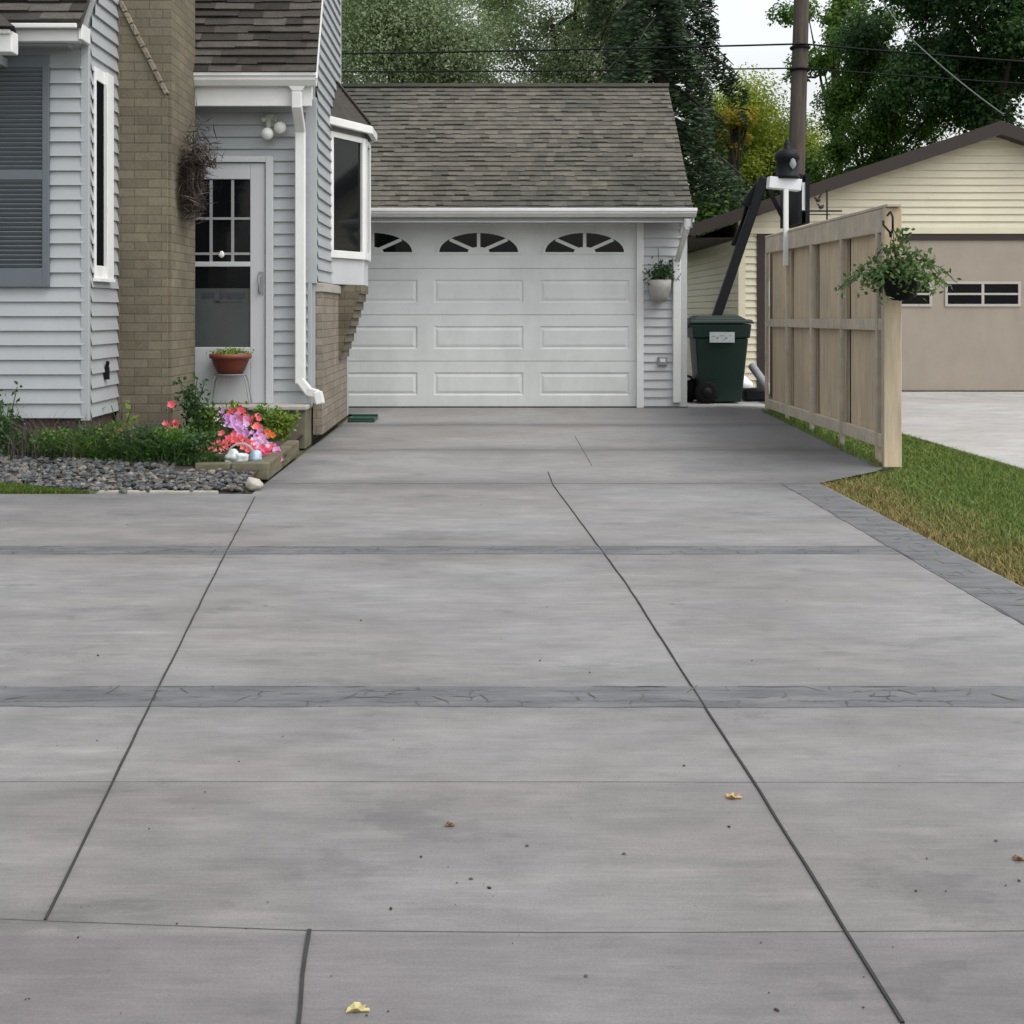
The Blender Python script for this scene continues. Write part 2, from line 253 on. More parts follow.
# ------------------------------------------------------------------ mesh builder
class MB:
    def __init__(s): s.v=[]; s.f=[]; s.m=[]; s.sm=[]; s.r=[]; s.cr=.5
    def add(s,vs,fs,m=0,smooth=False):
        o=len(s.v); s.v+= [tuple(p) for p in vs]
        for f in fs: s.f.append(tuple(i+o for i in f)); s.m.append(m); s.sm.append(smooth); s.r.append(s.cr)
        return s
    def quad(s,a,b,c,d,m=0): return s.add([a,b,c,d],[(0,1,2,3)],m)
    def poly(s,pts,m=0): return s.add(pts,[tuple(range(len(pts)))],m)
    def box(s,x0,x1,y0,y1,z0,z1,m=0):
        if x0>x1:x0,x1=x1,x0
        if y0>y1:y0,y1=y1,y0
        if z0>z1:z0,z1=z1,z0
        return s.add([(x0,y0,z0),(x1,y0,z0),(x1,y1,z0),(x0,y1,z0),(x0,y0,z1),(x1,y0,z1),(x1,y1,z1),(x0,y1,z1)],
          [(0,3,2,1),(4,5,6,7),(0,1,5,4),(1,2,6,5),(2,3,7,6),(3,0,4,7)],m)
    def obox(s,c,ux,uy,uz,m=0):      # centre and three half-axis vectors
        c,ux,uy,uz=map(Vector,(c,ux,uy,uz)); vs=[c+a*ux+b*uy+d*uz for d in(-1,1) for a,b in((-1,-1),(1,-1),(1,1),(-1,1))]
        return s.add(vs,[(0,3,2,1),(4,5,6,7),(0,1,5,4),(1,2,6,5),(2,3,7,6),(3,0,4,7)],m)
    def beam(s,a,b,w,h,up=(0,0,1),m=0):
        a,b=Vector(a),Vector(b); d=(b-a); L=d.length/2; d.normalize(); side=d.cross(Vector(up)).normalized(); u=side.cross(d)
        return s.obox((a+b)/2,d*L,side*w/2,u*h/2,m)
    def prism(s,pts,ext,m=0):
        n=len(pts); ext=Vector(ext); p=[Vector(q) for q in pts]; vs=p+[q+ext for q in p]
        fs=[tuple(range(n)),tuple(range(2*n-1,n-1,-1))]+[(i,i+n,(i+1)%n+n,(i+1)%n) for i in range(n)]
        return s.add(vs,fs,m)
    def tube(s,pts,rad,n=8,m=0,caps=True,smooth=True):
        pts=[Vector(p) for p in pts]; k=len(pts); rad=rad if hasattr(rad,'__len__') else [rad]*k
        vs=[]; ref=None
        for i,p in enumerate(pts):
            d=(pts[min(i+1,k-1)]-pts[max(i-1,0)]).normalized()
            if ref is None: ref=Vector((0,0,1)) if abs(d.z)<.9 else Vector((1,0,0))
            a=d.cross(ref).normalized(); b=a.cross(d).normalized(); ref=b
            for j in range(n):
                t=2*math.pi*j/n; vs.append(p+(a*math.cos(t)+b*math.sin(t))*rad[i])
        fs=[(i*n+j,i*n+(j+1)%n,(i+1)*n+(j+1)%n,(i+1)*n+j) for i in range(k-1) for j in range(n)]
        s.add(vs,fs,m,smooth)
        if caps: s.add(vs[:n],[tuple(range(n))],m); s.add(vs[-n:],[tuple(range(n-1,-1,-1))],m)
        return s
    def lathe(s,prof,c,n=24,m=0,smooth=True,axis='z'):
        vs=[]
        for r,h in prof:
            for j in range(n):
                t=2*math.pi*j/n; a,b=r*math.cos(t),r*math.sin(t)
                vs.append((c[0]+a,c[1]+b,c[2]+h) if axis=='z' else ((c[0]+h,c[1]+a,c[2]+b) if axis=='x' else (c[0]+a,c[1]+h,c[2]+b)))
        fs=[(i*n+j,i*n+(j+1)%n,(i+1)*n+(j+1)%n,(i+1)*n+j) for i in range(len(prof)-1) for j in range(n)]
        return s.add(vs,fs,m,smooth)
    def blob(s,c,r,seed=0,amp=.15,n=10,m=0,smooth=True):
        rg=random.Random(seed); ph=[rg.uniform(0,6) for _ in range(6)]
        vs=[];fs=[]
        for i in range(n+1):
            th=math.pi*i/n
            for j in range(2*n):
                p=2*math.pi*j/(2*n); d=Vector((math.sin(th)*math.cos(p),math.sin(th)*math.sin(p),math.cos(th)))
                k=1+amp*(math.sin(3*d.x+ph[0])+math.sin(4*d.y+ph[1])+math.sin(5*d.z+ph[2])+.6*math.sin(9*d.x*d.y+ph[3]))/2
                vs.append((c[0]+d.x*r[0]*k,c[1]+d.y*r[1]*k,c[2]+d.z*r[2]*k))
        for i in range(n):
            for j in range(2*n): fs.append((i*2*n+j,(i+1)*2*n+j,(i+1)*2*n+(j+1)%(2*n),i*2*n+(j+1)%(2*n)))
        return s.add(vs,fs,m,smooth)
    def build(s,name,mats,parent=None,base=None,bevel=0,label=None):
        if not isinstance(mats,(list,tuple)): mats=[mats]
        org=Vector(base) if base is not None else Vector((0,0,0))
        if parent is not None:
            t=parent
            while t.parent: t=t.parent
            org=t.location.copy()
        me=bpy.data.meshes.new(name); me.from_pydata([(a-org.x,b-org.y,c-org.z) for a,b,c in s.v],[],s.f)
        for mm in mats: me.materials.append(M[mm] if isinstance(mm,str) else mm)
        me.polygons.foreach_set('material_index',s.m); me.polygons.foreach_set('use_smooth',s.sm)
        at=me.attributes.new('rnd','FLOAT','FACE'); at.data.foreach_set('value',np.array(s.r,np.float32))
        uv=me.uv_layers.new(name='UVMap'); data=np.zeros(len(me.loops)*2)
        for p in me.polygons:
            n=p.normal
            if abs(n.z)>.95: u,v=Vector((1,0,0)),Vector((0,1,0))
            else: u=Vector((0,0,1)).cross(n).normalized(); v=n.cross(u)
            for li in p.loop_indices:
                q=Vector(s.v[me.loops[li].vertex_index]); data[2*li]=q.dot(u); data[2*li+1]=q.dot(v)
        uv.data.foreach_set('uv',data)
        o=bpy.data.objects.new(name,me); C.objects.link(o)
        if parent is not None: o.parent=parent
        else: o.location=org
        if bevel:
            b=o.modifiers.new('bevel','BEVEL'); b.width=bevel; b.segments=2; b.limit_method='ANGLE'; b.angle_limit=R(40)
        if label: o['label']=label
        return o
def thing(name,label,cat,loc,group=None):
    o=bpy.data.objects.new(name,None); C.objects.link(o); o.location=loc; o.empty_display_size=.2
    o['label']=label; o['category']=cat
    if group:o['group']=group
    return o
def tag(o,label,cat,group=None,kind=None):
    o['label']=label; o['category']=cat
    if group:o['group']=group
    if kind:o['kind']=kind
    return o
def struct(o,label=None,kind='structure'):
    o['kind']=kind
    if label:o['label']=label
    return o

def cards(name,mat,pos,nrm,size,parent=None,base=(0,0,0),aspect=.5,updir=None,rnd=None):
    """leaf-shaped rhombs: one object from arrays of positions"""
    n=len(pos); org=np.array(base,float)
    if parent is not None:
        t=parent
        while t.parent:t=t.parent
        org=np.array(t.location)
    nrm=nrm/np.linalg.norm(nrm,axis=1,keepdims=True)
    ref=RNG.normal(size=(n,3)) if updir is None else updir+RNG.normal(size=(n,3))*.25
    u=np.cross(nrm,ref); u/= np.linalg.norm(u,axis=1,keepdims=True)+1e-9; v=np.cross(nrm,u)
    size=np.asarray(size).reshape(-1,1)*np.ones((n,1))
    a=pos-v*size*.5; c=pos+v*size*.5; b=pos+u*size*aspect*.5-v*size*.08+nrm*size*.08; d=pos-u*size*aspect*.5-v*size*.08+nrm*size*.08
    V=np.stack([a,b,c,d],1).reshape(-1,3)-org
    me=bpy.data.meshes.new(name); me.vertices.add(4*n); me.vertices.foreach_set('co',V.ravel())
    me.loops.add(4*n); me.loops.foreach_set('vertex_index',np.arange(4*n,dtype=np.int32))
    me.polygons.add(n); me.polygons.foreach_set('loop_start',np.arange(0,4*n,4,dtype=np.int32)); me.polygons.foreach_set('loop_total',np.full(n,4,dtype=np.int32))
    me.update(); at=me.attributes.new('rnd','FLOAT','FACE'); at.data.foreach_set('value',(RNG.random(n) if rnd is None else rnd).astype(np.float32))
    me.materials.append(M[mat]); me.validate()
    o=bpy.data.objects.new(name,me); C.objects.link(o)
    if parent is not None:o.parent=parent
    else:o.location=base
    return o
def blades(name,mat,pos,h,w,lean=.35,parent=None,base=(0,0,0)):
    n=len(pos); org=np.array(base,float)
    if parent is not None:
        t=parent
        while t.parent:t=t.parent
        org=np.array(t.location)
    ang=RNG.random(n)*2*np.pi; side=np.stack([np.cos(ang),np.sin(ang),0*ang],1)
    l=RNG.normal(size=(n,3))*lean; l[:,2]=0
    h=np.asarray(h).reshape(-1,1)*np.ones((n,1)); w=np.asarray(w).reshape(-1,1)*np.ones((n,1))
    up=np.array([[0,0,1.]])
    a=pos-side*w/2; b=pos+side*w/2; mid=pos+(up+l*.4)*h*.55; c=mid+side*w*.4; d=mid-side*w*.4; tip=pos+(up+l*1.3)*h
    V=np.stack([a,b,c,d,tip],1).reshape(-1,3)-org
    i=np.arange(n)*5
    faces=np.concatenate([np.stack([i,i+1,i+2,i+3],1).ravel()]) ; tris=np.stack([i+3,i+2,i+4],1).ravel()
    me=bpy.data.meshes.new(name); me.vertices.add(5*n); me.vertices.foreach_set('co',V.ravel())
    me.loops.add(7*n); me.loops.foreach_set('vertex_index',np.concatenate([faces,tris]).astype(np.int32))
    me.polygons.add(2*n); ls=np.concatenate([np.arange(n)*4,4*n+np.arange(n)*3]); lt=np.concatenate([np.full(n,4),np.full(n,3)])
    me.polygons.foreach_set('loop_start',ls.astype(np.int32)); me.polygons.foreach_set('loop_total',lt.astype(np.int32)); me.update()
    r=RNG.random(n); at=me.attributes.new('rnd','FLOAT','FACE'); at.data.foreach_set('value',np.concatenate([r,r]).astype(np.float32))
    me.materials.append(M[mat]); me.validate()
    o=bpy.data.objects.new(name,me); C.objects.link(o)
    if parent is not None:o.parent=parent
    else:o.location=base
    return o

def siding(mb,p0,u,n,bounds,z0,z1,e=.1016,lip=.016,m=0):
    u=Vector((*u,0)); n=Vector((*n,0)); p0=Vector((*p0,0)); k=0
    flip=u.cross(Vector((0,0,1))).dot(n)<0
    while z0+k*e<z1-1e-4:
        a=z0+k*e; b=min(a+e,z1); a0,a1=bounds(a+1e-4); b0,b1=bounds(b-1e-4); k+=1
        if a1-a0<.02: continue
        P=lambda uu,z,o:p0+u*uu+n*o+Vector((0,0,z))
        q=[P(a0,a,lip),P(a1,a,lip),P(b1,b,.003),P(b0,b,.003)]; l=[P(a0,a,.003),P(a1,a,.003),P(a1,a,lip),P(a0,a,lip)]
        if flip: q.reverse(); l.reverse()
        mb.quad(*q,m=m); mb.quad(*l,m=m)
    return mb
def shingled(mb,a,b,up,length,exp=.127,th=.012,m=0,rg=None,wr=(.16,.42)):
    """roof slope: eave from a to b, going up along vector up for length; stepped courses with ragged tabs"""
    rg=rg or random.Random(3); a,b,up=Vector(a),Vector(b),Vector(up).normalized(); n=(b-a).normalized().cross(up)
    if n.z<0:n=-n
    k=0; L=(b-a).length; du=(b-a).normalized()
    while k*exp<length:
        t0=k*exp; t1=min(t0+exp,length)
        x=0
        while x<L-1e-4:
            mb.cr=rg.random(); w=min(rg.uniform(*wr),L-x); x2=x+w; hgt=th*rg.choice((.7,.85,1.25)); dt=rg.uniform(-.008,.008) if k else 0
            p=[a+du*x+up*(t0+dt)+n*hgt,a+du*x2+up*(t0+dt)+n*hgt,a+du*x2+up*t1+n*.002,a+du*x+up*t1+n*.002]
            mb.quad(*p,m=m); mb.quad(a+du*x+up*(t0+dt),a+du*x2+up*(t0+dt),p[1],p[0],m=m)
            x=x2
        k+=1
    mb.cr=.5
    return mb

# ------------------------------------------------------------------ camera, light
cam=bpy.data.cameras.new('camera'); co=bpy.data.objects.new('camera',cam); C.objects.link(co); scene.camera=co
co.location=(0,0,CH); co.rotation_euler=(R(90),0,0); cam.sensor_width=36; cam.lens=F/1024*36; cam.clip_end=600; cam.clip_start=.05
cam.shift_x=(512-VX)/1024; cam.shift_y=(VY-512)/1024
w=bpy.data.worlds.new('World'); scene.world=w; w.use_nodes=True; nt=w.node_tree; bg=nt.nodes['Background']
sky=nt.nodes.new('ShaderNodeTexSky'); sky.sky_type='NISHITA'; sky.sun_disc=False; sky.sun_elevation=R(58); sky.sun_rotation=R(125); sky.air_density=1.6; sky.dust_density=4.0
hs=nt.nodes.new('ShaderNodeHueSaturation'); hs.inputs['Saturation'].default_value=.22; nt.links.new(sky.outputs[0],hs.inputs['Color'])
cn=noise(nt,coords(nt,'Generated',(1,1,2.5)),2.2,5,.55); cr=ramp(nt,cn,[(.3,.88),(.7,1.12)])
tcw=nt.nodes.new('ShaderNodeTexCoord'); sxw=nt.nodes.new('ShaderNodeSeparateXYZ'); nt.links.new(tcw.outputs['Generated'],sxw.inputs[0])
gw=ramp(nt,sxw.outputs[2],[(0,(2.1,2.09,2.12)),(.30,(2.1,2.09,2.12)),(.8,(1.75,1.74,1.76))])     # bright even cloud deck
nt.links.new(mixc(nt,'MULTIPLY',1.0,mixc(nt,'MULTIPLY',1.0,hs.outputs[0],cr.outputs[0]),gw.outputs[0]),bg.inputs[0]); bg.inputs[1].default_value=.15
sun=bpy.data.lights.new('sun','SUN'); so=bpy.data.objects.new('sun',sun); C.objects.link(so); sun.energy=.7; sun.angle=R(35); sun.color=(1,.97,.92)
el,az=R(58),R(125)   # azimuth clockwise from +Y: light comes from right behind the camera
d=Vector((math.sin(az)*math.cos(el),math.cos(az)*math.cos(el),math.sin(el))); so.rotation_euler=(-d).to_track_quat('-Z','Y').to_euler(); so.location=(8,-8,12)
scene.view_settings.view_transform='Standard'; scene.view_settings.look='None'; scene.view_settings.exposure=-0.24; scene.view_settings.gamma=1
scene.render.engine='CYCLES'; scene.cycles.max_bounces=6

# ------------------------------------------------------------------ ground
struct(MB().quad((-250,-60,-.03),(250,-60,-.03),(250,400,-.03),(-250,400,-.03)).build('ground','terrain'))
XL,XR=-1.43,2.15
drive=MB()
drive.poly([(-7,-3,0),(XR,-3,0),(XR,8.36,0),(2.70,8.98,0),(2.80,9.15,0),(3.20,14.56,0),(3.20,14.96,0),(-3.4,14.96,0),(-3.4,14.0,0),(-1.41,14.0,0),(-1.41,7.86,0),(-7,7.86,0)])
drive.quad((-7,-3,-.03),(XR,-3,-.03),(XR,-3,0),(-7,-3,0)); drive.quad((XR,-3,-.03),(XR,8.36,-.03),(XR,8.36,0),(XR,-3,0)); drive.quad((-7,7.86,0),(-1.41,7.86,0),(-1.41,7.86,-.03),(-7,7.86,-.03))
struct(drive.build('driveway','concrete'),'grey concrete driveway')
def stamped(name,a,b,width,label,seed):
    a,b=Vector(a),Vector(b); d=(b-a).normalized(); n=Vector((-d.y,d.x,0)); L=(b-a).length; rg=random.Random(seed); k=int(L/.035); mb=MB(); U=Vector((0,0,.0025)); Dn=Vector((0,0,-.02))
    l=[];r=[]; e1=e2=0
    for i in range(k+1):
        e1=e1*.8+rg.uniform(-.003,.003); e2=e2*.8+rg.uniform(-.004,.004); p=a+d*(L*i/k); l.append(p+n*(width/2+e1)); r.append(p-n*(width/2+e2))
    for i in range(k):
        mb.quad(r[i]+U,r[i+1]+U,l[i+1]+U,l[i]+U); mb.quad(r[i]+Dn,r[i+1]+Dn,r[i+1]+U,r[i]+U); mb.quad(l[i]+U,l[i+1]+U,l[i+1]+Dn,l[i]+Dn)
    def stroke(pts,w):
        pts=[Vector(p)+Vector((0,0,.0042)) for p in pts]
        for i in range(len(pts)-1):
            dd=(pts[i+1]-pts[i]).normalized(); m=Vector((-dd.y,dd.x,0)); w0=w*(.35+.65*math.sin(math.pi*(i+.3)/len(pts))); w1=w*(.35+.65*math.sin(math.pi*(i+1.3)/len(pts)))
            mb.quad(pts[i]-m*w0,pts[i+1]-m*w1,pts[i+1]+m*w1,pts[i]+m*w0,1)
    x=rg.uniform(.02,.1)
    while x<L-.05:
        t0=rg.uniform(-.42,.25)*width; t1=t0+rg.uniform(.18,.42)*width; sl=rg.uniform(-.05,.05); c=a+d*x
        if rg.random()<.85: stroke([c+n*(t0+(t1-t0)*q)+d*(sl*q+rg.uniform(-.006,.006)) for q in (0,.3,.6,1)],rg.uniform(.0018,.0036))
        if rg.random()<.55:
            tt=rg.uniform(-.1,.15)*width; ln=rg.uniform(.04,.14); stroke([c+n*(tt+rg.uniform(-.006,.006))+d*(ln*q) for q in (0,.25,.5,.75,1)],rg.uniform(.0012,.003))
        if rg.random()<.5:
            ln=rg.uniform(.06,.22); stroke([c+n*(width*.47+rg.uniform(-.003,.003))+d*(ln*q) for q in (0,.25,.5,.75,1)],rg.uniform(.0015,.003))
        x+=rg.uniform(.09,.20)
    return struct(mb.build(name,['stamped','joint_soft']),label)
for yc,sd in ((3.715,1),(6.0,2)): stamped('stamped_band',(-7,yc,0),(XR-.27,yc,0),.195,'bluish stamped brick band across the driveway',sd)
stamped('stamped_border',(XR-.134,-2.95,0),(XR-.134,8.3,0),.25,'stamped border along the lawn edge',3)
def joint(pts,w,mat='joint',top=None):
    mb=MB(); rg=random.Random(int(pts[0][0]*7))
    P=[G(*p) for p in pts]; Q=[]
    for a,b in zip(P[:-1],P[1:]):
        n=max(2,int((b-a).length/.12)); Q+=[a.lerp(b,i/n) for i in range(n)]
    Q.append(P[-1]); d=(P[-1]-P[0]).normalized(); sd=Vector((-d.y,d.x,0))
    L=[];Rr=[]
    for q in Q:
        j=rg.uniform(-.0012,.0012); ww=w*rg.uniform(.8,1.2)/2; L.append(q+sd*(j+ww)); Rr.append(q+sd*(j-ww))
    U=Vector((0,0,top if top else (.004 if mat=='joint' else .0014))); D=Vector((0,0,-.01))
    for i in range(len(Q)-1):
        mb.quad(L[i]+U,L[i+1]+U,Rr[i+1]+U,Rr[i]+U); mb.quad(L[i]+D,L[i+1]+D,L[i+1]+U,L[i]+U); mb.quad(Rr[i]+U,Rr[i+1]+U,Rr[i+1]+D,Rr[i]+D)
    return struct(mb.build('control_joint',mat),'joint line in the driveway concrete')
joint([(45,921),(100,808),(160,685),(215,574),(255,497)],.0048)
joint([(903,1024),(846,932),(760,792),(700,700),(627,585),(553,485),(548,472)],.005)
joint([(592,466),(575,436)],.008,'joint_soft')
joint([(297,1040),(303,975),(309,931)],.0062)
joint([(-40,918),(45,921),(306,931),(560,933),(1060,931)],.0016,'joint_soft')
joint([(-40,782),(500,782),(1060,783)],.0010,'joint_faint')
for yy,xa_,xb_ in ((483.5,266,812),(450,312,848),(425,344,790)): joint([(xa_,yy),(xb_,yy)],.012,'joint_soft')
struct(MB().box(2.33,3.3,14.97,17.8,-.02,.012).build('concrete_pad','apron'),'pale concrete pad beside the garage')
struct(MB().box(3.80,11.5,-4,18.05,-.03,-.006).build('neighbour_driveway','apron'),'pale concrete driveway of the neighbour')
# lawn blades
def scatter(n,x0,x1,y0,y1): return np.stack([RNG.uniform(x0,x1,n),RNG.uniform(y0,y1,n),np.full(n,-.03)],1)
p=scatter(110000,2.155,3.80,3.2,14.5)
keep=((p[:,1]<8.36+1.127*(p[:,0]-2.15)-.01)&(p[:,0]<2.72))|((p[:,0]>2.70)&(p[:,1]<9.05))|(p[:,0]>2.90+.0576*(p[:,1]-9.2))
q=scatter(9000,2.78,3.2,9.2,14.4); q[:,0]=2.86+.0576*(q[:,1]-9.2)+RNG.uniform(-.10,.10,len(q)); q[:,2]=0.0
p=p[keep]; o=blades('grass','grass',np.concatenate([p,q[:3500]]),RNG.uniform(.025,.052,len(p)+3500),.0045,.5); struct(o,'green lawn turning yellow along the driveway edge','stuff')
p=scatter(26000,-4.2,-2.3,7.87,8.6); p=p[(p[:,1]<np.minimum(8.10,8.10-(p[:,0]+3.0)*.35))]; p[:,2]=-.01+.13*np.maximum(0,p[:,1]-7.9)
o=blades('grass','grass_green',p,RNG.uniform(.02,.045,len(p)),.006,.5); struct(o,'thin strip of grass before the rock bed','stuff')

# ------------------------------------------------------------------ HOUSE
hx=-2.776; fy=9.09; py=10.92; pxr=-1.424
house=thing('house','pale blue lap sided house with brick chimney, storm door and steep shingle roofs','house',(-2.5,11,0))
wl=MB()
wl.box(-9,hx-.01,fy+.01,14,.36,3.1); wl.prism([(-9,fy+.01,3.1),(-9,11.3,5.6),(-9,14,3.1)],(9+hx-.01,0,0))
wl.box(hx-.01,pxr-.005,py+.01,12.67,.33,3.0); wl.prism([(hx-.01,py+.01,3.0),(hx-.01,12.0,5.1),(hx-.01,12.67,5.1),(hx-.01,12.67,3.0)],(pxr-hx+.005,0,0))
wl.box(-9,-1.46,12.67,13.9,0,3.0)
siding(wl,(-9,fy),(1,0),(0,-1),lambda z:(0,9+hx-.02),.36,2.93,lip=.023)
siding(wl,(hx,fy),(0,1),(1,0),lambda z:(max(.02,(z-3.1)/1.19),2.0),.36,5.3,lip=.023)
siding(wl,(hx,py),(1,0),(0,-1),lambda z:(0,pxr-hx-.06),.335,2.9,lip=.023)
siding(wl,(pxr,py),(0,1),(1,0),lambda z:(max(.02,(z-3.05)/1.88),1.74),1.36,5.0,lip=.023)
wl.build('wall','siding',house)
t=MB()   # corner boards and friezes
for q in ((hx-.045,hx+.012,fy-.02,fy+.05,.34,2.97),(pxr-.085,pxr+.012,py-.02,py+.05,1.34,2.90),(-1.49,-1.452,py-.02,py+.03,.335,1.34),(pxr-.03,pxr+.02,12.66,12.72,2.0,5.1)): MB().box(*q).build('corner_board','siding',house,bevel=.004)
t=MB(); t.box(hx-.01,pxr-.02,10.70,py-.018,2.88,2.98); t.box(hx-.01,pxr-.0,10.66,10.70,2.79,2.985)
t.build('fascia','white',house,bevel=.004)
t=MB(); t.box(-9,hx-.046,fy-.03,fy-.012,2.80,2.93); t.box(-9,hx-.1,8.93,fy-.03,2.93,2.96); t.build('soffit','soffit',house)
t=MB(); t.box(-9,hx+.0,8.88,8.95,2.95,3.035); t.box(-9,hx+.002,8.82,8.856,3.03,3.062); t.box(hx+.001,hx+.028,8.865,fy-.03,2.96,3.07); t.build('gutter','white',house,bevel=.006)
g=MB(); gx1=-1.375
g.prism([(hx,10.57,3.04),(hx,10.57,2.99),(hx,10.60,2.945),(hx,10.66,2.945),(hx,10.66,3.04)],(gx1-hx,0,0)); g.box(hx,gx1+.004,10.555,10.58,3.02,3.048)
g.build('gutter','white',house,bevel=.004)
ds=MB(); sx=(299-VX)/121
ds.box(sx-.045,sx+.045,10.62,10.70,2.86,2.94); ds.prism([(sx-.075,10.60,2.95),(sx+.075,10.60,2.95),(sx+.04,10.60,2.90),(sx-.04,10.60,2.90)],(0,.07,0))
ds.box(sx-.0425,sx+.0425,10.595,10.655,2.76,2.90); ds.beam((sx,10.625,2.78),(sx,10.825,2.60),.085,.06,(0,1,0)); ds.box(sx-.0425,sx+.0425,10.79,10.86,.50,2.62)
ds.beam((sx,10.825,.53),(sx+.09,10.80,.42),.07,.085,(0,1,0)); ds.beam((sx+.07,10.80,.44),(sx+.15,10.78,.42),.07,.085,(0,1,0)); ds.beam((sx+.15,10.78,.44),(sx+.175,10.77,.335),.07,.085,(0,1,0))
ds.build('downspout','white',house,bevel=.01)
rf=MB(); rf.prism([(-9,8.84,3.07),(-9,11.35,5.98),(-9,11.35,5.93),(-9,8.84,3.03)],(9+hx+.03,0,0)); rf.quad((-9,11.35,5.98),(hx+.03,11.35,5.98),(hx+.03,14.3,2.9),(-9,14.3,2.9))
shingled(rf,(-9,8.84,3.075),(hx+.03,8.84,3.075),(0,2.51,2.91),3.84,exp=.105,rg=random.Random(1),th=.02)
rf.prism([(hx,10.58,3.04),(hx,11.84,5.40),(hx,11.84,5.34),(hx,10.60,3.01)],(gx1-hx,0,0))
shingled(rf,(hx,10.56,3.045),(gx1,10.56,3.045),(0,1.26,2.36),2.67,exp=.082,rg=random.Random(2),th=.02,wr=(.12,.34))
rf.prism([(hx,11.84,5.40),(hx,12.8,5.66),(hx,12.8,5.60),(hx,11.84,5.33)],(gx1-hx,0,0))
rf.prism([(-9,12.67,3.15),(-9,13.95,2.95),(-9,13.95,2.90),(-9,12.67,3.10)],(9-1.44,0,0))
rf.build('roof','shingle_dark',house)
rk=MB(); rk.prism([(gx1,10.56,3.0),(gx1,11.84,5.38),(gx1,11.84,5.34),(gx1,10.585,3.0)],(.012,0,0)); rk.build('rake_edge','white',house)
# projecting hood at the far left
MB().box(-5.5,-3.075,8.45,8.57,2.79,2.93).box(-5.5,-3.08,8.42,8.449,2.905,2.935).build('hood_gutter','white',house,bevel=.008)
h2=MB(); h2.add([(-5.5,8.40,2.965),(-3.04,8.40,2.945),(-3.10,8.60,2.95),(-3.62,9.07,3.38),(-5.5,9.07,3.38)],[(0,1,2,3,4),(4,3,2,1,0)]); o_=h2.build('hood_roof','shingle_dark',house)
m_=o_.modifiers.new('thick','SOLIDIFY'); m_.thickness=.02
MB().box(-5.5,-3.32,8.571,9.06,2.80,2.86).build('hood_soffit','soffit',house)
MB().box(-9,hx-.03,fy+.03,14,-.02,.36).box(hx-.03,-1.5,py+.05,12.6,-.02,.33).build('foundation','found',house)
# shutter
sh=MB(); x0=-3.50;x1=(48-VX)/144.; z0=1.275;z1=2.885; yf=fy-.05
for a,b in ((x0,x0+.045),(x1-.045,x1)): sh.box(a,b,yf,fy-.016,z0,z1)
for a,b in ((z0,z0+.13),(2.02,2.09),(z1-.085,z1)): sh.box(x0+.045,x1-.045,yf+.001,fy-.016,a,b)
for a,b in ((z0+.13,2.02),(2.09,z1-.085)):
    n=int((b-a)/.032)
    for i in range(n):
        z=a+(i+.5)*(b-a)/n; sh.obox(((x0+x1)/2,yf+.018,z),((x1-x0)/2-.045,0,0),(0,.010,-.013),(0,.003,.003))
sh.box(x0+.05,x1-.05,fy-.022,fy-.017,z0+.1,z1-.05); sh.build('shutter','shutter',house,bevel=.003)
# side window (on the wall that faces right)
sw=MB(); X0=hx+.016; ya,yb,za,zb=9.16,9.55,1.34,2.83
sw.box(X0,X0+.014,ya,ya+.035,za,zb); sw.box(X0,X0+.035,yb-.165,yb,za,zb)
sw.box(X0,X0+.016,ya+.035,yb-.165,za,za+.09); sw.box(X0,X0+.016,ya+.035,yb-.165,zb-.09,zb); sw.box(X0,X0+.045,ya-.015,yb+.005,za-.025,za)
so_=sw.build('window','white',house,bevel=.003); MB().box(X0,X0+.008,ya+.035,yb-.165,za+.09,zb-.09).build('pane','screen_glass',so_)
MB().box(hx+.016,hx+.045,9.42,9.46,.61,.70).tube([(hx+.03,9.44,.70),(hx+.04,9.43,.74)],.014,8).build('wall_tap','black',house)
# chimney
ch=MB(); cy0,cy1=9.80,10.62; zt=5.8
ch.box(hx,-2.368,cy0+.02,cy1,0,zt,0)
# lower flue breast, set proud, its top cut on the slant
ch.prism([(hx+.002,cy0-.02,0),(-2.393,cy0-.02,0),(-2.393,cy0-.02,2.72),(hx+.03,cy0-.02,3.42),(hx+.002,cy0-.02,3.46)],(0,.038,0),0)
chm=ch.build('chimney','brick',house)
cc=MB(); 
a=Vector((-2.392,cy0-.03,2.735)); b=Vector((hx+.03,cy0-.03,3.44)); 
for i in range(8):
    p=a.lerp(b,(i+.08)/8); q=a.lerp(b,(i+.98)/8); cc.beam(p+Vector((0,.03,0)),q+Vector((0,.03,0)),.075,.03)
cc.build('slanted_coping','brick_pink',chm,bevel=.003)
# storm door
dr=MB(); dx0=(188-VX)/119; dx1=(266.5-VX)/119; dz0=.338; dz1=CH+148/119; yd=py-.06
def zpx(y,s=119.): return CH-(y-VY)/s
def xpx(x,s=119.): return (x-VX)/s
st=MB(); gl0=xpx(193);gl1=xpx(251.5)
st.box(dx0,gl0,yd,yd+.03,dz0,dz1); st.box(gl1,dx1,yd,yd+.03,dz0,dz1); st.box(gl0,gl1,yd+.001,yd+.03,zpx(180),dz1); st.box(gl0,gl1,yd+.001,yd+.03,dz0,zpx(347)); st.box(gl0,gl1,yd-.004,yd+.03,zpx(267),zpx(262))
so_=st.build('storm_door','storm',house,bevel=.005)
MB().box(gl0,gl1,yd+.014,yd+.02,zpx(262),zpx(180)).box(gl0,gl1,yd+.014,yd+.02,zpx(288.5),zpx(267)).build('upper_pane','glass',so_)
MB().box(gl0,gl1,yd+.012,yd+.02,zpx(347),zpx(288.5)).build('lower_pane','glass_reflect',so_)
mb=MB()
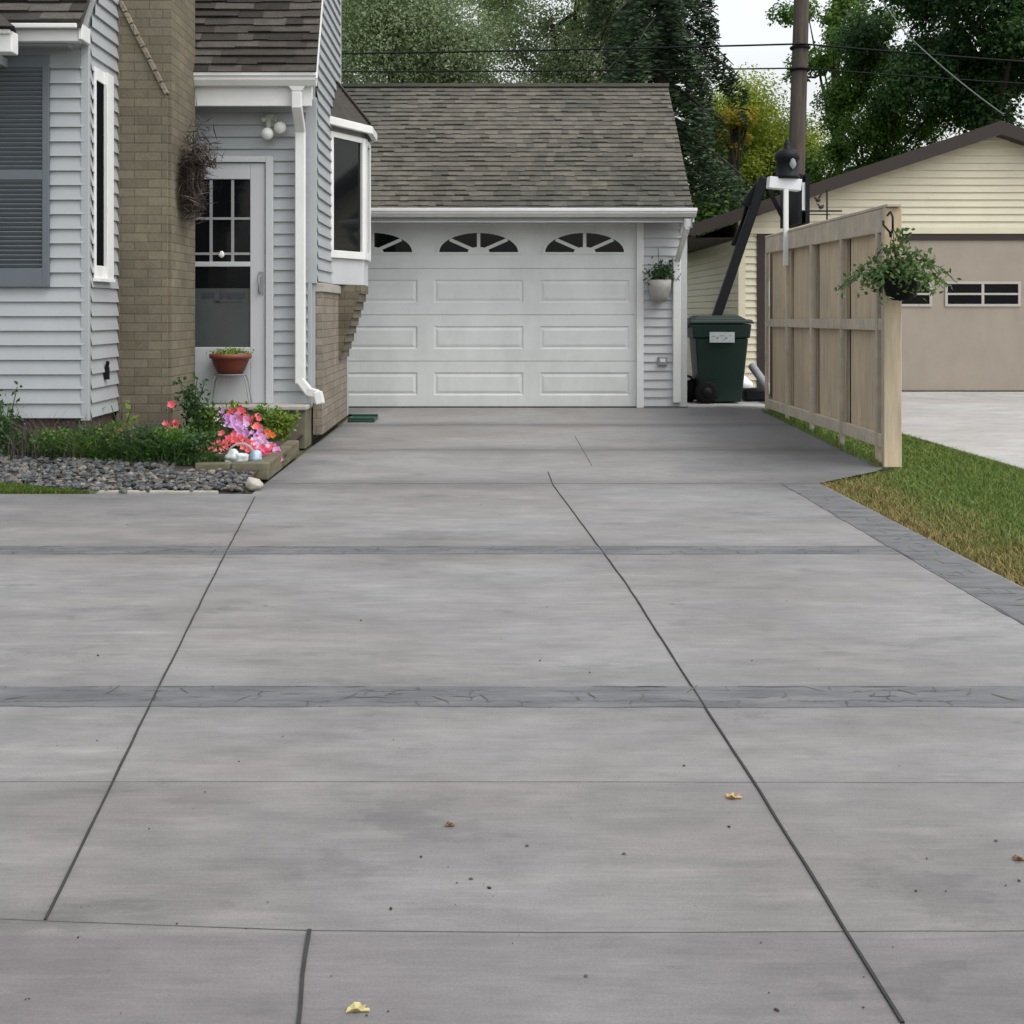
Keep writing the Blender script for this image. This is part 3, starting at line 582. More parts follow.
for x in (212.5,234): mb.box(xpx(x)-.012,xpx(x)+.012,yd+.004,yd+.013,zpx(262),zpx(181))
for z in (219,254): mb.box(gl0,gl1,yd+.005,yd+.012,zpx(z)-.010,zpx(z)+.010)
mb.build('grille','grille',so_)
mb=MB(); rg=random.Random(5)
for x,wd,y0,y1 in ((204.5,2.4,292.5,298.5),(207.5,3,293,298),(211,2.5,292.3,298.4),(214.5,3,292.6,298),(222,2,291.7,299),(225,2.6,293,298),(229,2.2,292.6,298.6),(232,3.2,293,298.5),(236,2.2,293,298),(239,1.6,292,299),(242,2.6,293.2,299),(245,2,292.5,298.4),(218,6,299.4,302.5),(230,26,301.6,302.2)):
    mb.box(xpx(x)-wd/238,xpx(x)+wd/238,yd+.0095,yd+.0118,zpx(y1),zpx(y0))
mb.build('door_lettering','ink',so_)
mb=MB(); hxx=xpx(262.5); mb.box(hxx-.018,hxx+.018,yd-.012,yd-.0005,zpx(294),zpx(272)); mb.tube([(hxx-.01,yd-.012,zpx(276)),(hxx-.012,yd-.05,zpx(277)),(hxx-.012,yd-.05,zpx(291)),(hxx-.01,yd-.012,zpx(292))],.008,8); mb.build('handle','grey',so_)
mb=MB(); mb.blob((xpx(223),yd-.0,zpx(255)),(.028,.012,.026),3,.3,6); mb.build('suction_ornament','lampglass',so_)
fr=MB(); ft=zpx(157.5); fr.box(dx1+.006,xpx(274.5),yd-.025,py-.003,.335,ft); fr.box(xpx(180),dx1+.006,yd-.025,py-.003,dz1+.006,ft); fr.box(xpx(180),dx0-.006,yd-.025,py-.003,.335,dz1+.006); fr.box(dx0-.006,dx1+.006,yd+.031,yd+.04,.335,dz1+.006)
fr.build('door_frame','storm',house,bevel=.005)
# brick knee wall with cap and corbel
kb=MB(); kx=-1.373; kb.box(-1.449,kx,10.955,12.93,.065,1.27); kw=kb.build('brick_base','brick_pink',house)
MB().box(-1.458,kx+.022,10.94,12.2,1.27,1.345).build('brick_cap','stoop_top',kw,bevel=.006)
kb=MB(); top=1.352; nst=9; zb=.66
for i in range(nst):
    z0=zb+(top-zb)*i/nst; z1=zb+(top-zb)*(i+1)/nst; wx=kx+.212*(i+1)/nst
    kb.box(kx+.001,wx,12.2,12.93,z0,z1)
kb.build('corbel','brick',kw)
# bay window
P=[Vector((pxr-.02,11.9,0)),Vector((-1.163,12.48,0)),Vector((-1.163,12.93,0)),Vector((pxr-.02,13.5,0))]
bay=MB(); zb0,zs,zw,ze=1.356,1.60,2.76,2.87
ring=[(p.x,p.y) for p in P]
bay.prism([(x,y,zb0) for x,y in ring],(0,0,zs-zb0)); bay.prism([(x-.03,y,zs) for x,y in ring],(0,0,ze-zs))
by=bay.build('bay_window','siding_white',house,bevel=.004)
for i in range(3):
    a,b=P[i],P[i+1]; u=(b-a).normalized(); n=Vector((u.y,-u.x,0)); L=(b-a).length
    mb=MB(); fw=.052
    def slab(u0,u1,z0,z1,o0,o1,mbx): 
        c=a+u*(u0+u1)/2+n*(o0+o1)/2+Vector((0,0,(z0+z1)/2)); mbx.obox(c,u*(u1-u0)/2,n*(o1-o0)/2,Vector((0,0,(z1-z0)/2)))
    slab(0.015,fw+.015,zs,zw,-.01,.03,mb); slab(L-fw-.02,L-.01,zs,zw,-.01,.03,mb); slab(fw+.015,L-fw-.02,zs,zs+.07,-.01,.032,mb); slab(fw+.015,L-fw-.02,zw-.05,zw,-.01,.028,mb)
    wf=mb.build('window_frame','white',by,bevel=.004)
    g_=MB(); slab(fw+.015,L-fw-.02,zs+.07,zw-.05,-.012,.004,g_); g_.build('pane','glass',wf) if False else g_.build('pane','glass',by)
rw=MB(); ov=[Vector((pxr,11.78,0)),Vector((-1.10,12.44,0)),Vector((-1.10,12.98,0)),Vector((pxr,13.62,0))]
E=2.885; ap1=Vector((pxr,12.38,3.28)); ap2=Vector((pxr,13.0,3.28))
ee=[Vector((p.x,p.y,E)) for p in ov]
for a,b,upv in ((ee[0],ee[1],None),):
    pass
rw.add([ee[0],ee[1],ap1],[(0,1,2)]); rw.add([ee[1],ee[2],ap2,ap1],[(0,1,2,3)]); rw.add([ee[2],ee[3],ap2],[(0,1,2)]); rw.add([*ee],[(3,2,1,0)])
rw.build('bay_roof','shingle_dark',by)
mb=MB()
for a,b in zip(ee[:-1],ee[1:]): mb.beam(a+Vector((-.0,0,-.045)),b+Vector((0,0,-.045)),.05,.075)
mb.build('bay_gutter','white',by,bevel=.006)
MB().tube([ee[1]+Vector((.01,0,.012)),ap1+Vector((.012,0,.015))],.016,6).build('hip_cap','brown',by)

# flood light on the porch wall
fx,fz=xpx(270),zpx(121)
fl=thing('flood_light','white twin headed flood light under the porch eave above the storm door','light',(fx,py-.02,fz))
MB().lathe([(0,-.03),(.05,-.028),(.06,0)],(fx,py-.018,fz+.0),16,axis='y').build('base_plate','lampbase',fl)
mb=MB().tube([(fx-.005,py-.04,fz),(fx,py-.09,fz-.09)],[.026,.02],10); mb.build('lamp_arm','lampbase',fl)
for k,(dx,dz,hx_) in enumerate(((.0,-.125,0),(.105,-.075,.03))):
    c=Vector((fx+dx,py-.10,fz+dz)); MB().lathe([(0,-.06),(.042,-.055),(.052,-.03),(.045,.01),(.025,.05),(0,.055)],c,14,axis='y').build('lamp_head','lampglass',fl)
for s_ in(-1,1): MB().tube([(fx,py-.04,fz+.01),(fx+s_*.06,py-.05,fz+.0)],[.012,.026],8).build('lamp_socket','lampbase',fl)
# twig wreath on chimney side
c0=Vector((-2.345,10.15,0)); c0.z=CH-(186-VY)/(F/10.15); 
wr=thing('twig_wreath','dark bushy wreath of dry twigs hanging on the side of the brick chimney','wreath',c0)
n=1500; ang=RNG.random(n)*2*np.pi; rr=RNG.normal(.14,.05,n); pos=np.stack([c0.x+np.abs(RNG.normal(.055,.045,n)),c0.y+np.cos(ang)*rr,c0.z+np.sin(ang)*rr*1.15],1)
dirn=np.stack([RNG.normal(.5,.5,n),np.cos(ang)+RNG.normal(0,.5,n),np.sin(ang)*1.2+RNG.normal(.2,.5,n)],1)
cards('twigs','leaf_brown',pos,np.cross(dirn,RNG.normal(size=(n,3))),RNG.uniform(.07,.20,n),wr,aspect=.045,updir=np.cross(dirn,dirn[:,[1,2,0]]))
n=500; pos=np.stack([c0.x+np.abs(RNG.normal(.10,.07,n)),c0.y+RNG.normal(0,.10,n),c0.z+.16+RNG.exponential(.10,n)],1); cards('twig_tips','leaf_brown',pos,RNG.normal(size=(n,3)),RNG.uniform(.06,.16,n),wr,aspect=.07)
mb=MB()
for i in range(3): mb.tube([(c0.x+.05+.02*i,c0.y+.13*math.cos(t),c0.z+.15*math.sin(t)) for t in np.linspace(0,2*math.pi,22)],.014,6)
mb.build('hoop','leaf_brown',wr)

# stoop
stp=MB(); sxr=-1.462; stp.box(hx+.0,sxr,10.60,py+.04,-.02,.30); o=stp.build('stoop','stoop',None,(-2.1,10.7,0),bevel=.01)
tag(o,'low mossy concrete stoop below the storm door','step'); MB().box(hx,sxr+.012,10.565,py+.035,.30,.335).build('tread','stoop_top',o,bevel=.008)

# ------------------------------------------------------------------ GARAGE
S=87.; gy=F/S; gxr=(686-VX)/S
gar=thing('garage','detached garage with white panelled door, arched lights and weathered shingle roof','garage',(0,gy+2,0))
dl,drr=(213-VX)/S,(638-VX)/S; dtop=CH+(VY-222)/S
w_=MB(); w_.box(-3.6,gxr-.01,gy+.08,gy+5.5,0,2.2); w_.prism([(-3.59,gy+.08,2.2),(-3.59,gy+2.9,4.15),(-3.59,gy+5.5,2.2)],(3.58+gxr,0,0))
w_.box(drr+.003,gxr-.01,gy+.01,gy+.08,0,2.2); w_.box(-3.6,dl,gy+.01,gy+.08,0,2.2); w_.box(dl,drr+.003,gy+.01,gy+.08,dtop+.01,2.2)
siding(w_,(drr,gy),(1,0),(0,-1),lambda z:(.0,gxr-drr-.02),.02,2.18,lip=.024)
siding(w_,(gxr,gy),(0,1),(1,0),lambda z:(max(.0,(z-2.2)*1.44),5.4),.02,3.9)
w_.build('wall','siding_white',gar)
t=MB(); t.box((680-VX)/S,gxr+.01,gy-.022,gy+.05,.01,2.2); t.build('corner_board','siding_white',gar,bevel=.004)
t=MB(); t.box((636.5-VX)/S,(643.5-VX)/S,gy-.03,gy+.075,.0,dtop+.05); t.box(dl-.05,(636.5-VX)/S,gy-.03,gy+.03,dtop-.005,dtop+.06); t.box(dl-.07,dl,gy-.03,gy+.075,0,dtop+.05); t.build('door_casing','white',gar,bevel=.004)
# panelled door
gd=MB(); yf=gy+.045; pitch=(drr-dl)/4; sec=dtop/4
for r in range(4):
    z0=r*sec+.004; z1=(r+1)*sec-.004
    gd.quad((dl,yf+.01,z1),(drr,yf+.01,z1),(drr,yf+.012,z1+.008),(dl,yf+.012,z1+.008))
    gd.quad((dl,yf,z1),(drr,yf,z1),(drr,yf+.01,z1),(dl,yf+.01,z1)); gd.quad((dl,yf+.01,z0),(drr,yf+.01,z0),(drr,yf,z0),(dl,yf,z0))
    for c in range(4):
        xc0=dl+c*pitch; xc1=xc0+pitch
        if r==3: gd.quad((xc0,yf,z0),(xc1,yf,z0),(xc1,yf,z1),(xc0,yf,z1)); continue
        a0,a1=xc0+.095,xc1-.095; b0,b1=z0+.135,z1-.125
        gd.quad((xc0,yf,z0),(xc1,yf,z0),(xc1,yf,b0),(xc0,yf,b0)); gd.quad((xc0,yf,b1),(xc1,yf,b1),(xc1,yf,z1),(xc0,yf,z1))
        gd.quad((xc0,yf,b0),(a0,yf,b0),(a0,yf,b1),(xc0,yf,b1)); gd.quad((a1,yf,b0),(xc1,yf,b0),(xc1,yf,b1),(a1,yf,b1))
        def rings(o0,d0,o1,d1):
            p=[(a0+o0,yf+d0,b0+o0),(a1-o0,yf+d0,b0+o0),(a1-o0,yf+d0,b1-o0),(a0+o0,yf+d0,b1-o0)]; q=[(a0+o1,yf+d1,b0+o1),(a1-o1,yf+d1,b0+o1),(a1-o1,yf+d1,b1-o1),(a0+o1,yf+d1,b1-o1)]
            for i in range(4): gd.quad(p[i],p[(i+1)%4],q[(i+1)%4],q[i])
            return q
        rings(0,0,.014,.011); rings(.014,.011,.026,.011); q=rings(.026,.011,.052,.002); gd.quad(*q)
gdo=gd.build('garage_door','door_white',gar)
for c in range(4):
    xc=dl+(c+.5)*pitch+.0; zb=CH+(VY-252)/S; rx,rz=.455,.222
    mb=MB(); gm=MB()
    def arc(rr,t,k=1): return (xc+rx*rr*math.cos(t),zb+rz*rr*math.sin(t)**.9 if False else zb+rz*rr*math.sin(t))
    n=24
    for i in range(n):   # outer moulding
        t0,t1=math.pi*i/n,math.pi*(i+1)/n; A=[arc(1.07,t0),arc(1.07,t1),arc(1.0,t1),arc(1.0,t0)]
        mb.prism([(x,yf-.001,z) for x,z in A],(0,-.012,0))
    mb.box(xc-rx*1.07,xc+rx*1.07,yf-.013,yf-.001,zb-.022,zb)
    mb.prism([(xc+.125*math.cos(math.pi*i/12),yf-.001,zb+.06*math.sin(math.pi*i/12)) for i in range(13)],(0,-.013,0))
    for t in (math.pi/2,R(42),R(138)):
        x,z=arc(.98,t); dv=Vector((x-xc,0,z-zb)).normalized(); sdv=Vector((-dv.z,0,dv.x))*.019
        a=Vector((xc,yf-.001,zb))+dv*.05; b=Vector((x,yf-.001,z)); mb.prism([a-sdv,b-sdv,b+sdv,a+sdv],(0,-.011,0))
    wo=mb.build('door_light','door_white',gdo)
    pts=[(xc+rx,zb)]+[arc(1,math.pi*i/n) for i in range(1,n)]+[(xc-rx,zb)]
    gm.poly([(x,yf-.003,z) for x,z in pts][::-1]); gm.v=[tuple(v) for v in gm.v]
    # a pane per opening behind the bars, one mesh; depth 3 sub-part is the light itself, so panes share it
    me=wo.data; 
    import bmesh
    bm=bmesh.new(); bm.from_mesh(me); org=gar.location
    vs=[bm.verts.new((x-org.x,yf-.004-org.y,z-org.z)) for x,z in pts]; f=bm.faces.new(vs); f.material_index=1; f.normal_update()
    if f.normal.y>0: f.normal_flip()
    bm.to_mesh(me); bm.free(); me.materials.append(M['glass'])
MB().box(dl,drr,gy+.03,gy+.10,.0,.012).build('door_seal','rubber',gar)
# roof
ey,ez=14.45,2.215; ry,rz_=16.5,3.968; rxr=2.315
rf=MB(); rf.prism([(-3.9,ey,ez),(-3.9,ry,rz_),(-3.9,20.5,1.9),(-3.9,20.5,1.84),(-3.9,ry,rz_-.07),(-3.9,ey+.02,ez-.05)],(3.9+rxr,0,0))
shingled(rf,(-3.9,ey-.02,ez),(rxr,ey-.02,ez),(0,ry-ey,rz_-ez),math.hypot(ry-ey,rz_-ez)+.01,exp=.098,th=.017,rg=random.Random(9),wr=(.07,.2))
rf.build('roof','shingle',gar)
MB().box(-3.9,rxr+.01,ry-.09,ry+.09,rz_-.02,rz_+.02).build('ridge_cap','shingle',gar)
MB().prism([(rxr-.04,ey,ez-.18),(rxr-.04,ry,rz_-.18),(rxr-.04,ry,rz_-.075),(rxr-.04,ey,ez-.06)],(.03,0,0)).build('rake_board','soffit',gar)
MB().box(-3.9,rxr,ey+.03,gy-.032,2.12,2.145).build('soffit','soffit',gar)
g=MB(); g.prism([(-3.9,ey-.06,2.245),(-3.9,ey-.06,2.195),(-3.9,ey-.01,2.155),(-3.9,ey+.05,2.155),(-3.9,ey+.05,2.21)],(3.9+rxr+.03,0,0)); g.box(-3.9,rxr+.035,ey-.075,ey-.05,2.215,2.252); g.box(-3.9,rxr+.02,ey+.05,ey+.08,2.10,2.2); g.build('gutter','white',gar,bevel=.004)
ds=MB(); sx=(676-VX)/S+.0; ds.beam((sx+.06,ey+.02,2.14),(sx+.06,ey+.04,2.05),.08,.06,(1,0,0)); ds.beam((sx+.055,ey+.04,2.06),(sx,gy-.07,1.72),.08,.055,(1,0,0)) if False else ds.box(sx+.02,sx+.10,ey-.0,ey+.06,2.04,2.14)
ds.beam((sx+.06,ey+.03,2.06),(sx+.01,gy-.05,1.70),.055,.085,(0,1,0)); ds.box(sx-.045,sx+.045,gy-.08,gy-.02,.06,1.73); ds.build('downspout','white',gar,bevel=.01)
# outlet & wall planter
ox,oz=(662-VX)/S,CH-(361-VY)/S
el_=thing('outdoor_outlet','small grey covered electrical outlet low on the garage siding','outlet',(ox,gy-.02,oz))
MB().box(ox-.055,ox+.055,gy-.055,gy-.017,oz-.05,oz+.05).build('outlet_box','grey',el_,bevel=.006); MB().box(ox-.03,ox+.03,gy-.062,gy-.056,oz-.01,oz+.03).build('outlet_cover','white',el_)
px_=(658-VX)/S; pz=CH-(302-VY)/S
wp=thing('wall_planter','cream half cone planter with small leafy plant hung on the garage siding','planter',(px_,gy-.02,pz))
MB().lathe([(0,0),(.07,.005),(.10,.06),(.13,.16),(.135,.25),(.12,.25),(.0,.22)],(px_,gy-.13,pz),20).build('pot','planter',wp)
n=420; c=np.array([px_+.02,gy-.14,pz+.33]); pos=c+RNG.normal(size=(n,3))*np.array([.08,.05,.06]); cards('foliage','leaf_dark',pos,RNG.normal(size=(n,3)),RNG.uniform(.03,.06,n),wp)
MB().tube([(px_,gy-.13,pz+.2),(px_-.01,gy-.12,pz+.45),(px_,gy-.03,pz+.62)],.004,5).build('hanger','wire_grey',wp)

# ------------------------------------------------------------------ NEIGHBOUR GARAGE
ns=71.8; ny=F/ns; nx0=3.55; npk=7.08; nx1=2*npk-nx0
nb=thing('neighbour_garage','cream sided gable garage with brown trim and wide beige overhead door','garage',(npk,ny+2.7,0))
w_=MB(); w_.box(nx0,nx1,ny+.02,ny+5.2,0,2.3); sl=.36
zpk=CH+(VY-131)/ns; zev=zpk-(npk-nx0)*sl
w_.prism([(nx0,ny+.02,2.0),(nx1,ny+.02,2.0),(nx1,ny+.02,zev),(npk,ny+.02,zpk),(nx0,ny+.02,zev)],(0,5.18,0))
ox0,ox1,ozt=(758-VX)/ns,(1108-VX)/ns,CH+(VY-236)/ns
siding(w_,(nx0,ny),(1,0),(0,-1),lambda z:(0,ox0-nx0) ,.05,ozt,lip=.026)
siding(w_,(nx0,ny),(1,0),(0,-1),lambda z:(ox1-nx0,nx1-nx0) ,.05,ozt,lip=.026)
siding(w_,(nx0,ny),(1,0),(0,-1),lambda z:(max(0,(z-zev)/sl),(nx1-nx0)-max(0,(z-zev)/sl)),ozt,zpk,lip=.026)
siding(w_,(nx0,ny),(0,1),(-1,0),lambda z:(.0,5.2),.05,zev,lip=.022)
w_.build('wall','cream',nb)
t=MB(); t.box(nx0-.025,nx0+.07,ny-.03,ny+.06,.02,zev+.02); t.build('corner_board','cream',nb)
t=MB(); t.box(ox0-.02,ox0+.10,ny-.035,ny+.1,0,ozt); t.box(ox0-.02,ox1+.1,ny-.036,ny+.1,ozt-.06,ozt+.03); t.box(ox1-.02,ox1+.10,ny-.035,ny+.1,0,ozt); t.build('door_frame','brown',nb)
hood=MB(); hood.box(nx0+.02,ox1+.1,ny-.05,ny-.037,ozt+.03,ozt+.11); hood.build('door_head_trim','cream',nb)
gd=MB(); dx0,dx1=ox0+.10,ox1-.02; pit=(dx1-dx0)/4
gd.box(dx0,dx1,ny-.012,ny+.015,.01,ozt-.06)
for r in range(1,4): gd.box(dx0,dx1,ny-.0125,ny-.0121,ozt*r/4-.006,ozt*r/4+.006,1)
ndo=gd.build('garage_door',['beige','beige'],nb)
for cix in range(4):
    xa=(947+ (cix-2)*88.5-VX)/ns; xb=xa+70.5/ns; za,zb_=CH+(VY-304)/ns,CH+(VY-284)/ns
    mb=MB(); f_=.035
    mb.box(xa-f_,xa,ny-.03,ny-.013,za-f_,zb_+f_); mb.box(xb,xb+f_,ny-.03,ny-.013,za-f_,zb_+f_); mb.box(xa,xb,ny-.03,ny-.013,zb_,zb_+f_); mb.box(xa,xb,ny-.03,ny-.013,za-f_,za)
    mb.box((xa+xb)/2-.018,(xa+xb)/2+.018,ny-.027,ny-.0135,za,zb_); mb.box(xa,(xa+xb)/2-.018,ny-.026,ny-.0135,(za+zb_)/2-.014,(za+zb_)/2+.014); mb.box((xa+xb)/2+.018,xb,ny-.026,ny-.0135,(za+zb_)/2-.014,(za+zb_)/2+.014)
    mb.box(xa,xb,ny-.0135,ny-.0128,za,zb_,1)
    mb.build('window',['beige_light','glass'],ndo)
rf=MB(); oh=.72; zt_=CH+(VY-125)/ns+.02
for sgn in(-1,1):
    e=npk+sgn*((npk-nx0)+oh); ze_=zt_-((npk-nx0)+oh)*.335
    rf.prism([(npk,ny-.28,zt_),(e,ny-.28,ze_),(e,ny-.28,ze_-.03),(npk,ny-.28,zt_-.03)],(0,5.8,0))
rf.build('roof','shingle_dark',nb)
rk=MB()
for sgn in(-1,1):
    e=npk+sgn*((npk-nx0)+oh); ze_=zt_-((npk-nx0)+oh)*.335
    rk.prism([(npk,ny-.30,zt_-.01),(e,ny-.30,ze_-.01),(e,ny-.30,ze_-.17),(npk,ny-.30,zt_-.19)],(0,.04,0))
    rk.prism([(npk,ny-.26,zt_-.15),(e,ny-.26,ze_-.14),(e,ny-.26,ze_-.165),(npk,ny-.26,zt_-.175)],(0,.26,0))
    rk.box(e-.03*(sgn>0),e+.03*(sgn<0),ny-.28,ny+5.5,ze_-.17,ze_-.03); rk.box(min(e,e-sgn*oh),max(e,e-sgn*oh),ny-.02,ny+5.4,ze_-.18,ze_-.165)
rk.build('fascia','brown',nb)

# ------------------------------------------------------------------ FENCE
def FP(Y): return Vector((2.352+.0576*Y,Y,0))
fd=(FP(14)-FP(10)).normalized(); fn=Vector((-fd.y,fd.x,0))   # fn points towards the driveway (-X)
ys=[14.57,13.25,11.96,10.68,9.47,9.17]
fen=thing('fence','weathered natural pine board privacy fence with exposed rails beside the driveway','fence',FP(11.8))
def ztop(Y): return 1.84+(Y-9.2)/5.4*.09
def zbot(Y): return .10-(Y-9.2)/5.4*.07
rg=random.Random(4)
for i in range(4):
    y=ys[i+1]; mb=MB(); db=MB(); a_=FP(ys[i]-.22)-fn*.058; b_=FP(ys[i]+.30)-fn*.058
    db.beam(a_+Vector((0,0,.98)),b_+Vector((0,0,.98)),.018,1.70); db.build('back_board','wood_shade',fen)
    yend=ys[i]-.125
    while y<yend-.01:
        wv=min(.14,yend-y); a=FP(y+.002); b=FP(y+wv-.002); zz=rg.uniform(-.008,.008)
        mb.beam(a-fn*(.02+rg.uniform(0,.003))+Vector((0,0,(zbot(y)+ztop(y)+zz)/2)),b-fn*.02+Vector((0,0,(zbot(y)+ztop(y)+zz)/2)),.018,ztop(y)-zbot(y)-.06); y+=wv
    mb.build('board_panel','wood',fen)
y=ys[5]+.05; mb=MB(); a=FP(y);b=FP(ys[4]); mb.beam(a-fn*.02+Vector((0,0,.98)),b-fn*.02+Vector((0,0,.98)),.018,1.7); mb.build('board_panel','wood',fen)
def rail(zf,h,t,off,name='rail',ya=9.24,yb=14.6):
    a=FP(ya)+fn*off+Vector((0,0,zf(ya))); b=FP(yb)+fn*off+Vector((0,0,zf(yb))); return MB().beam(a,b,t,h).build(name,'wood_trim',fen,bevel=.004)
rail(lambda Y:ztop(Y)-.085,.17,.04,.025,'top_rail'); rail(lambda Y:1.01-(Y-9.2)/5.4*.03,.085,.045,.018); rail(lambda Y:.175-(Y-9.2)/5.4*.10,.10,.045,.018)
a=FP(9.14)+Vector((0,0,ztop(9.14)+.012)); b=FP(14.6)+Vector((0,0,ztop(14.6)+.012)); MB().beam(a,b,.10,.022).build('cap_board','wood_trim',fen,bevel=.004)
for Y in ys[:5]:
    p=FP(Y)+fn*.033; h=ztop(Y)-.17-.0; mb=MB(); mb.obox(p+Vector((0,0,h/2)),fd*.03,fn*.017,Vector((0,0,h/2))); mb.build('post','wood_trim',fen,bevel=.004)
p=FP(9.2); mb=MB(); mb.obox(p+Vector((0,0,ztop(9.2)/2)),fd*.02,fn*.062,Vector((0,0,ztop(9.2)/2-.002))); mb.build('end_post','wood',fen,bevel=.005)
p=FP(9.27); mb=MB(); mb.obox(p+Vector((0,0,ztop(9.2)/2)),fd*.045,fn*.05,Vector((0,0,ztop(9.2)/2-.004))); mb.build('end_post','wood_trim',fen,bevel=.005)

# hanging basket
bs=F/9.0; bc=Vector(((900-VX)/bs,8.98,CH-(290-VY)/bs))
hb=thing('hanging_basket','hanging basket of sprawling green vines on the end post of the pine fence','plant',(bc.x,bc.y,bc.z-.1))
MB().lathe([(0,-.075),(.06,-.07),(.10,-.035),(.122,.045),(.127,.065),(.115,.065),(0,.045)],bc,20).build('basket','rubber',hb)
mb=MB(); tp=Vector(((895-VX)/bs,9.05,CH-(228-VY)/bs))
for t in (0,2.1,4.2): mb.tube([bc+Vector((.14*math.cos(t),.14*math.sin(t),.07)),tp],.003,5)
mb.build('hanger','wire',hb)
mb=MB(); mb.tube([(tp.x,9.17,tp.z+.10),(tp.x,9.10,tp.z+.12),(tp.x,9.05,tp.z+.08),(tp.x,9.05,tp.z-.01),(tp.x,9.09,tp.z-.03)],.008,6); mb.tube([(tp.x-.03,9.165,tp.z+.06),(tp.x-.04,9.13,tp.z+.03),(tp.x,9.12,tp.z-.02),(tp.x+.02,9.165,tp.z-.05)],.008,6); mb.build('bracket','black',hb)
pp=[];nn=[]; stm=MB()
for i in range(38):
    a=RNG.uniform(0,2*np.pi); L=RNG.uniform(.10,.34) if i%3 else RNG.uniform(.30,.54); up=RNG.uniform(.02,.24)*(1 if i%5 else 1.4); k=7; pts=[]
    if L>.34: up*=.7
    for j in range(k+1):
        t=j/k; q=bc+Vector((math.cos(a)*L*t,math.sin(a)*L*t*.8,.06+up*math.sin(t*2.4)-.15*t*t*L*2)); pts.append(q)
        if j: 
            for _ in range(5 if j>2 else 7): pp.append(np.array(q)+RNG.normal(size=3)*.024); nn.append(RNG.normal(size=3)+np.array([0,-.5,.8]))
    stm.tube(pts,.003,4)
for _ in range(240): pp.append(np.array(bc)+RNG.normal(size=3)*np.array([.12,.10,.075])+np.array([0,-.03,.09])); nn.append(RNG.normal(size=3)+np.array([0,0,.6]))
for _ in range(90): pp.append(np.array(bc)+np.array([RNG.normal()*.03,RNG.normal()*.03,RNG.uniform(.15,.42)])); nn.append(RNG.normal(size=3))
stm.build('stems','leaf_bed',hb); cards('foliage','leaf_vine',np.array(pp),np.array(nn),RNG.uniform(.03,.056,len(pp)),hb,aspect=.6)

# ------------------------------------------------------------------ BIN
bsx=84.5; bY=F/bsx; bx0,bx1=(697-VX)/bsx,(752-VX)/bsx
bn=thing('trash_bin','dark green wheeled trash bin with white sticker between garage and fence','trash bin',((bx0+bx1)/2,bY+.2,0.012))
mb=MB(); zt=CH+(VY-324)/bsx
def frus(mb,xa,xb,xc,xd,y0,y1,y2,y3,z0,z1,m=0):
    mb.add([(xa,y0,z0),(xb,y0,z0),(xb,y1,z0),(xa,y1,z0),(xc,y2,z1),(xd,y2,z1),(xd,y3,z1),(xc,y3,z1)],[(0,3,2,1),(4,5,6,7),(0,1,5,4),(1,2,6,5),(2,3,7,6),(3,0,4,7)],m)
frus(mb,bx0+.045,bx1-.11,bx0-.01,bx1-.035,bY+.06,bY+.50,bY+.025,bY+.54,.03,zt-.17); frus(mb,bx0-.04,bx1-.02,bx0-.055,bx1+.0,bY+.005,bY+.56,bY,bY+.565,zt-.17,zt); mb.build('bin_body','binplastic',bn,bevel=.02)
mb=MB(); frus(mb,bx0-.10,bx1+.035,bx0-.08,bx1+.0,bY-.02,bY+.585,bY,bY+.56,zt+.004,zt+.055); frus(mb,bx0-.05,bx1-.06,bx0+.02,bx1-.14,bY+.0,bY+.56,bY+.07,bY+.5,zt+.055,zt+.10); mb.build('lid','binplastic',bn,bevel=.015)
mb=MB(); mb.tube([(bx0-.09,bY+.05,zt-.03),(bx0-.10,bY+.52,zt-.03)],.018,8); mb.build('handle','binplastic',bn)
for yy in (bY-.02,bY+.52):
    wh=MB(); wh.lathe([(0,0),(.10,0),(.135,.012),(.135,.05),(.10,.062),(0,.062)],(bx0+.115,yy,.148),24,axis='y'); wo=wh.build('wheel','rubber',bn); MB().lathe([(0,-.006),(.06,-.004),(.06,.0),(0,.0)],(bx0+.115,yy-.0015,.148),16,axis='y').build('hub','black',wo)
sx0,sx1=(709.5-VX)/bsx,(734.5-VX)/bsx; sz0,sz1=CH-(342.5-VY)/bsx,CH-(332-VY)/bsx
st=MB(); st.box(sx0,sx1,bY-.012,bY-.002,sz0,sz1); so_=st.build('sticker','label',bn)
mb=MB()
for x,z,wd,h in((713,336.5,3.5,.9),(717.2,338,2,2.2),(721.5,335.8,3.6,.9),(726,338,2.2,2.4),(730,335.8,2.8,.8),(724,339.6,2,1)): mb.box((x-wd/2-VX)/bsx,(x+wd/2-VX)/bsx,bY-.0135,bY-.0125,CH-(z+h/2-VY)/bsx,CH-(z-h/2-VY)/bsx)
mb.build('lettering','grey',so_)

